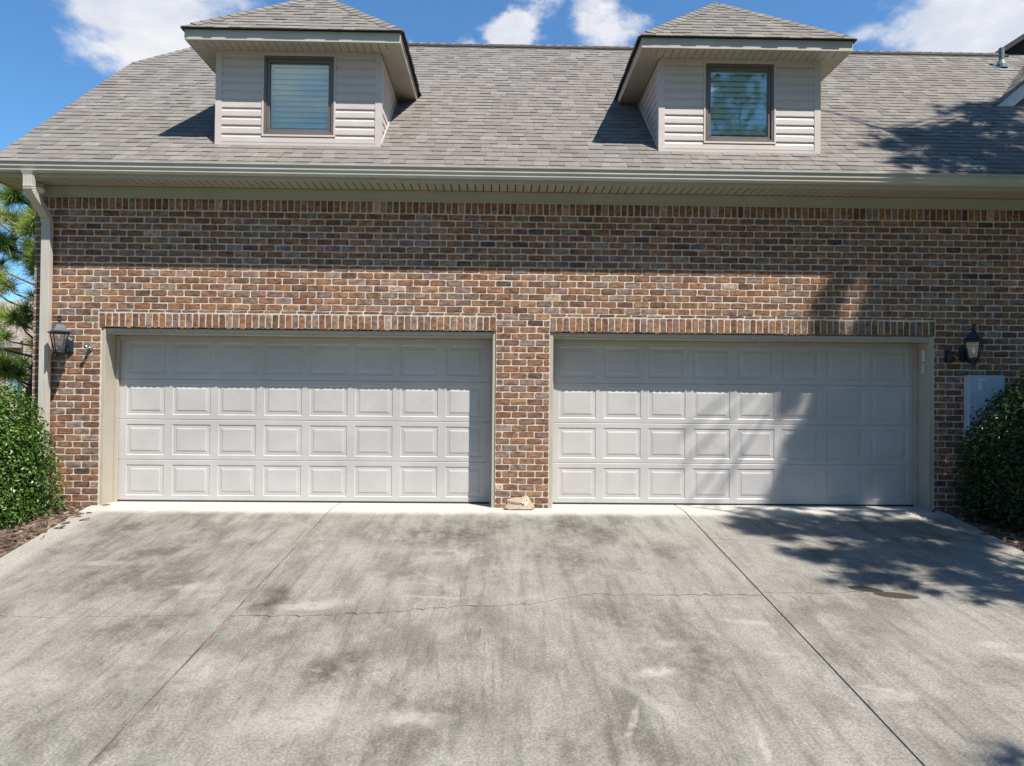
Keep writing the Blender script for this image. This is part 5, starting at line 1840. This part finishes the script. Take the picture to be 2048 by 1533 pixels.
def build_shade_pines():
    """the pines on the right, out of frame: their crowns throw the dappled shade over roof, wall, door and slab"""
    r = random.Random(41)
    axes = [((10.45, -2.55), 14.4, 'tall pine out of frame at right shading the roof and right garage door'),
            ((8.95, -4.75), 11.6, 'shorter pine out of frame at right shading the driveway')]
    groups = [[], []]
    for p in CLUMPS:
        d = [math.hypot(p[0] - a[0][0], p[1] - a[0][1]) for a in axes]
        groups[0 if d[0] <= d[1] else 1].append(Vector(p))
    for ((ax, ay), h, lab), cl in zip(axes, groups):
        z0 = gz(ay) - .07
        t = thing('pine_tree', lab, 'pine tree', (ax, ay, z0), 'shade pines right of the driveway')
        o = Vector((ax, ay, z0))
        tr = MB()
        n = 9
        tr.tube([(math.sin(i * 1.3) * .05, math.cos(i * 1.7) * .05, h * i / (n - 1)) for i in range(n)], [.17 * (1 - .88 * i / (n - 1)) for i in range(n)], 12)
        tr.obj('trunk', M['bark'], t, smooth=True)
        br, nd = MB(), MB()
        for p in cl:
            q = p - o
            hz = math.hypot(q.x, q.y)
            s = Vector((0, 0, max(1.5, q.z - hz * .35)))
            mid = s.lerp(q, .55) + Vector((0, 0, .06))
            rr = .012 + .006 * hz
            br.tube([s, mid, q], [rr, rr * .6, .005], 5)
            d = (q - s).normalized()
            for _ in range(3):
                c = q + Vector((r.gauss(0, .13), r.gauss(0, .13), r.gauss(0, .11)))
                needle_puff(nd, c, d + Vector((0, 0, .3)), 64, .23, r, PINE, .0095, 1.0)
        br.obj('branch_work', M['bark'], t)
        nd.obj('needles', M['needle'], t)


build_shade_pines()


def build_window_pine():
    """pine across the drive, behind the camera: seen reflected in the right dormer window, its edge shades the lower right corner"""
    r = random.Random(51)
    ax, ay, h = 9.8, -14.9, 14.5
    z0 = gz(ay) - .07
    t = thing('pine_tree', 'pine behind the viewpoint that shows only as a reflection in right dormer window', 'pine tree', (ax, ay, z0))
    tr = MB()
    tr.tube([(0, 0, 0), (.1, .05, 3), (.05, .1, 6), (.1, 0, h)], [.16, .13, .09, .02], 12)
    tr.obj('trunk', M['bark'], t, smooth=True)
    br, nd = MB(), MB()
    for i in range(95):
        z = r.uniform(7.2, h)
        L = (2.3 * (1 - (z - 7.2) / (h - 7.2)) ** .7 + .35) * r.uniform(.6, 1.05)
        a = r.uniform(0, 6.28)
        q = Vector((math.cos(a) * L, math.sin(a) * L, z + L * .2))
        br.tube([(0, 0, z - .1), q * .5 + Vector((0, 0, z * .5)), q], [.02, .014, .005], 5)
        for _ in range(5):
            c = q.lerp(Vector((0, 0, z)), r.uniform(0, .5)) + Vector((r.gauss(0, .16), r.gauss(0, .16), r.gauss(0, .12)))
            needle_puff(nd, c, q.normalized() + Vector((0, 0, .3)), 42, .25, r, PINE, .008, 1.0)
    br.obj('branch_work', M['bark'], t)
    nd.obj('needles', M['needle'], t)


build_window_pine()


def build_corner_pine():
    r = random.Random(57)
    ax, ay, h = 8.05, -9.45, 8.6
    z0 = gz(ay) - .07
    t = thing('pine_tree', 'smaller pine out of frame whose shadow clips the bottom right corner', 'pine tree', (ax, ay, z0), 'shade pines right of the driveway')
    tr = MB()
    tr.tube([(0, 0, 0), (.05, .05, 3), (.02, .06, 6), (.05, 0, h)], [.11, .09, .06, .015], 12)
    tr.obj('trunk', M['bark'], t, smooth=True)
    br, nd = MB(), MB()
    for i in range(60):
        z = r.uniform(5.6, h)
        L = r.uniform(.35, 1.05) * (1.15 - .6 * (z - 5.6) / (h - 5.6))
        a = r.uniform(0, 6.28)
        q = Vector((math.cos(a) * L, math.sin(a) * L, z + L * .25))
        br.tube([(0, 0, z - .1), q * .5 + Vector((0, 0, z * .5)), q], [.016, .011, .004], 5)
        for _ in range(3):
            c = q.lerp(Vector((0, 0, z)), r.uniform(0, .4)) + Vector((r.gauss(0, .1), r.gauss(0, .1), r.gauss(0, .1)))
            needle_puff(nd, c, q.normalized() + Vector((0, 0, .3)), 60, .25, r, PINE, .009, 1.0)
    br.obj('branch_work', M['bark'], t)
    nd.obj('needles', M['needle'], t)


build_corner_pine()


# ================================================================== NEIGHBOUR BEYOND
def build_neighbour():
    t = thing('neighbour_house', 'distant tan roofed brick house glimpsed behind the pine at left', 'house', (-24, 26, -.1))
    r = random.Random(61)
    w = MB().box(-9, 3.4, 0, 8, 0, 3.75)
    wall = w.obj('wall', M['brick_far'], t)
    rf = MB()
    rf.add([(-9.5, -.5, 3.75), (3.9, -.5, 3.75), (3.9, 8.5, 3.75), (-9.5, 8.5, 3.75), (-6, 4, 6.4), (.6, 4, 6.4)], [(0, 1, 5, 4), (1, 2, 5), (2, 3, 4, 5), (3, 0, 4), (3, 2, 1, 0)])
    rf.obj('roof', M['far_roof'], t)
    MB().box(-9.55, 3.95, -.56, -.5005, 3.58, 3.78).obj('fascia', M['trim'], t)
    for x in (-4.6, -1.9, 1.45):
        f = MB()
        f.box(x, x + 1.1, -.04, -.001, 1.3, 3.2)
        wn = f.obj('window', M['white'], t)
        for i in range(2):
            MB().box(x + .06, x + 1.04, -.055, -.0405, 1.36 + i * .93, 2.22 + i * .93).obj('pane', M['far_glass'], wn)
    MB().box(2.72, 3.4, -.8, -.001, 0, 5.0).obj('chimney', M['brick_far'], wall)


def _far_mats():
    m, g, b = material('far_brick')
    p = pos_node(g)
    br = g.n.new('ShaderNodeTexBrick')
    g.set(br, 'Vector', g.vmath('MULTIPLY', p, (1, 1, 1)).outputs[0])
    rot = g.n.new('ShaderNodeCombineXYZ')
    sx = g.n.new('ShaderNodeSeparateXYZ')
    g.set(sx, 0, p)
    g.set(rot, 0, g.math('ADD', sx.outputs[0], sx.outputs[1]))
    g.set(rot, 1, sx.outputs[2])
    g.set(br, 'Vector', rot.outputs[0])
    for k, v in (('Color1', (.40, .28, .21, 1)), ('Color2', (.30, .20, .15, 1)), ('Mortar', (.55, .52, .46, 1))):
        br.inputs[k].default_value = v
    br.inputs['Scale'].default_value = 1.0
    br.inputs['Brick Width'].default_value = .25
    br.inputs['Row Height'].default_value = .09
    br.inputs['Mortar Size'].default_value = .012
    g.set(b, 'Base Color', br.outputs['Color'])
    b.inputs['Roughness'].default_value = .9
    M['brick_far'] = m
    M['far_roof'] = paint('far_shingle', (.26, .225, .19), .9, .2, 3, 0.3)
    M['far_glass'] = paint('far_glass', (.30, .42, .44), .1, .1, 2, 0)


_far_mats()
build_neighbour()
# far treeline so that the lawn does not end on bare sky
tl = MB()
r_ = random.Random(71)
for i in range(420):
    a = r_.uniform(-1.9, 1.9)
    d = r_.uniform(70, 110)
    c = Vector((math.sin(a) * d, math.cos(a) * d, 0))
    h = r_.uniform(5, 10)
    for _ in range(34):
        p = c + Vector((r_.gauss(0, 2.2), r_.gauss(0, 2.2), h * r_.random() ** .6))
        leaf(tl, p, Vector((r_.gauss(0, .6), -.8 + r_.gauss(0, .5), .7)), r_.uniform(1.2, 2.2), r_.uniform(.9, 1.5), tuple(q * r_.uniform(.7, 1.3) for q in (.05, .075, .025)), r_)
# unseen wood added behind the viewpoint to block low sky from the facade
for i in range(110):
    x = r_.uniform(-60, 60)
    if -20 < x < 0 or 9 < x < 21:  # gaps left so the dormer panes reflect open sky
        continue
    c = Vector((x, r_.uniform(-28, -20), -1.3))
    h = r_.uniform(16, 21)
    for _ in range(300):
        p = c + Vector((r_.gauss(0, 1.9), r_.gauss(0, 1.9), h * r_.random() ** .75))
        leaf(tl, p, Vector((r_.gauss(0, .7), .6 + r_.gauss(0, .6), .7)), r_.uniform(.8, 1.5), r_.uniform(.6, 1.0), tuple(q * r_.uniform(.7, 1.3) for q in (.05, .075, .025)), r_)
o = tl.obj('woods', M['leaf'], kind='stuff')
o['label'] = 'distant trees beyond the houses, and an added wood behind the viewpoint blocking low sky'
o['category'] = 'woods'
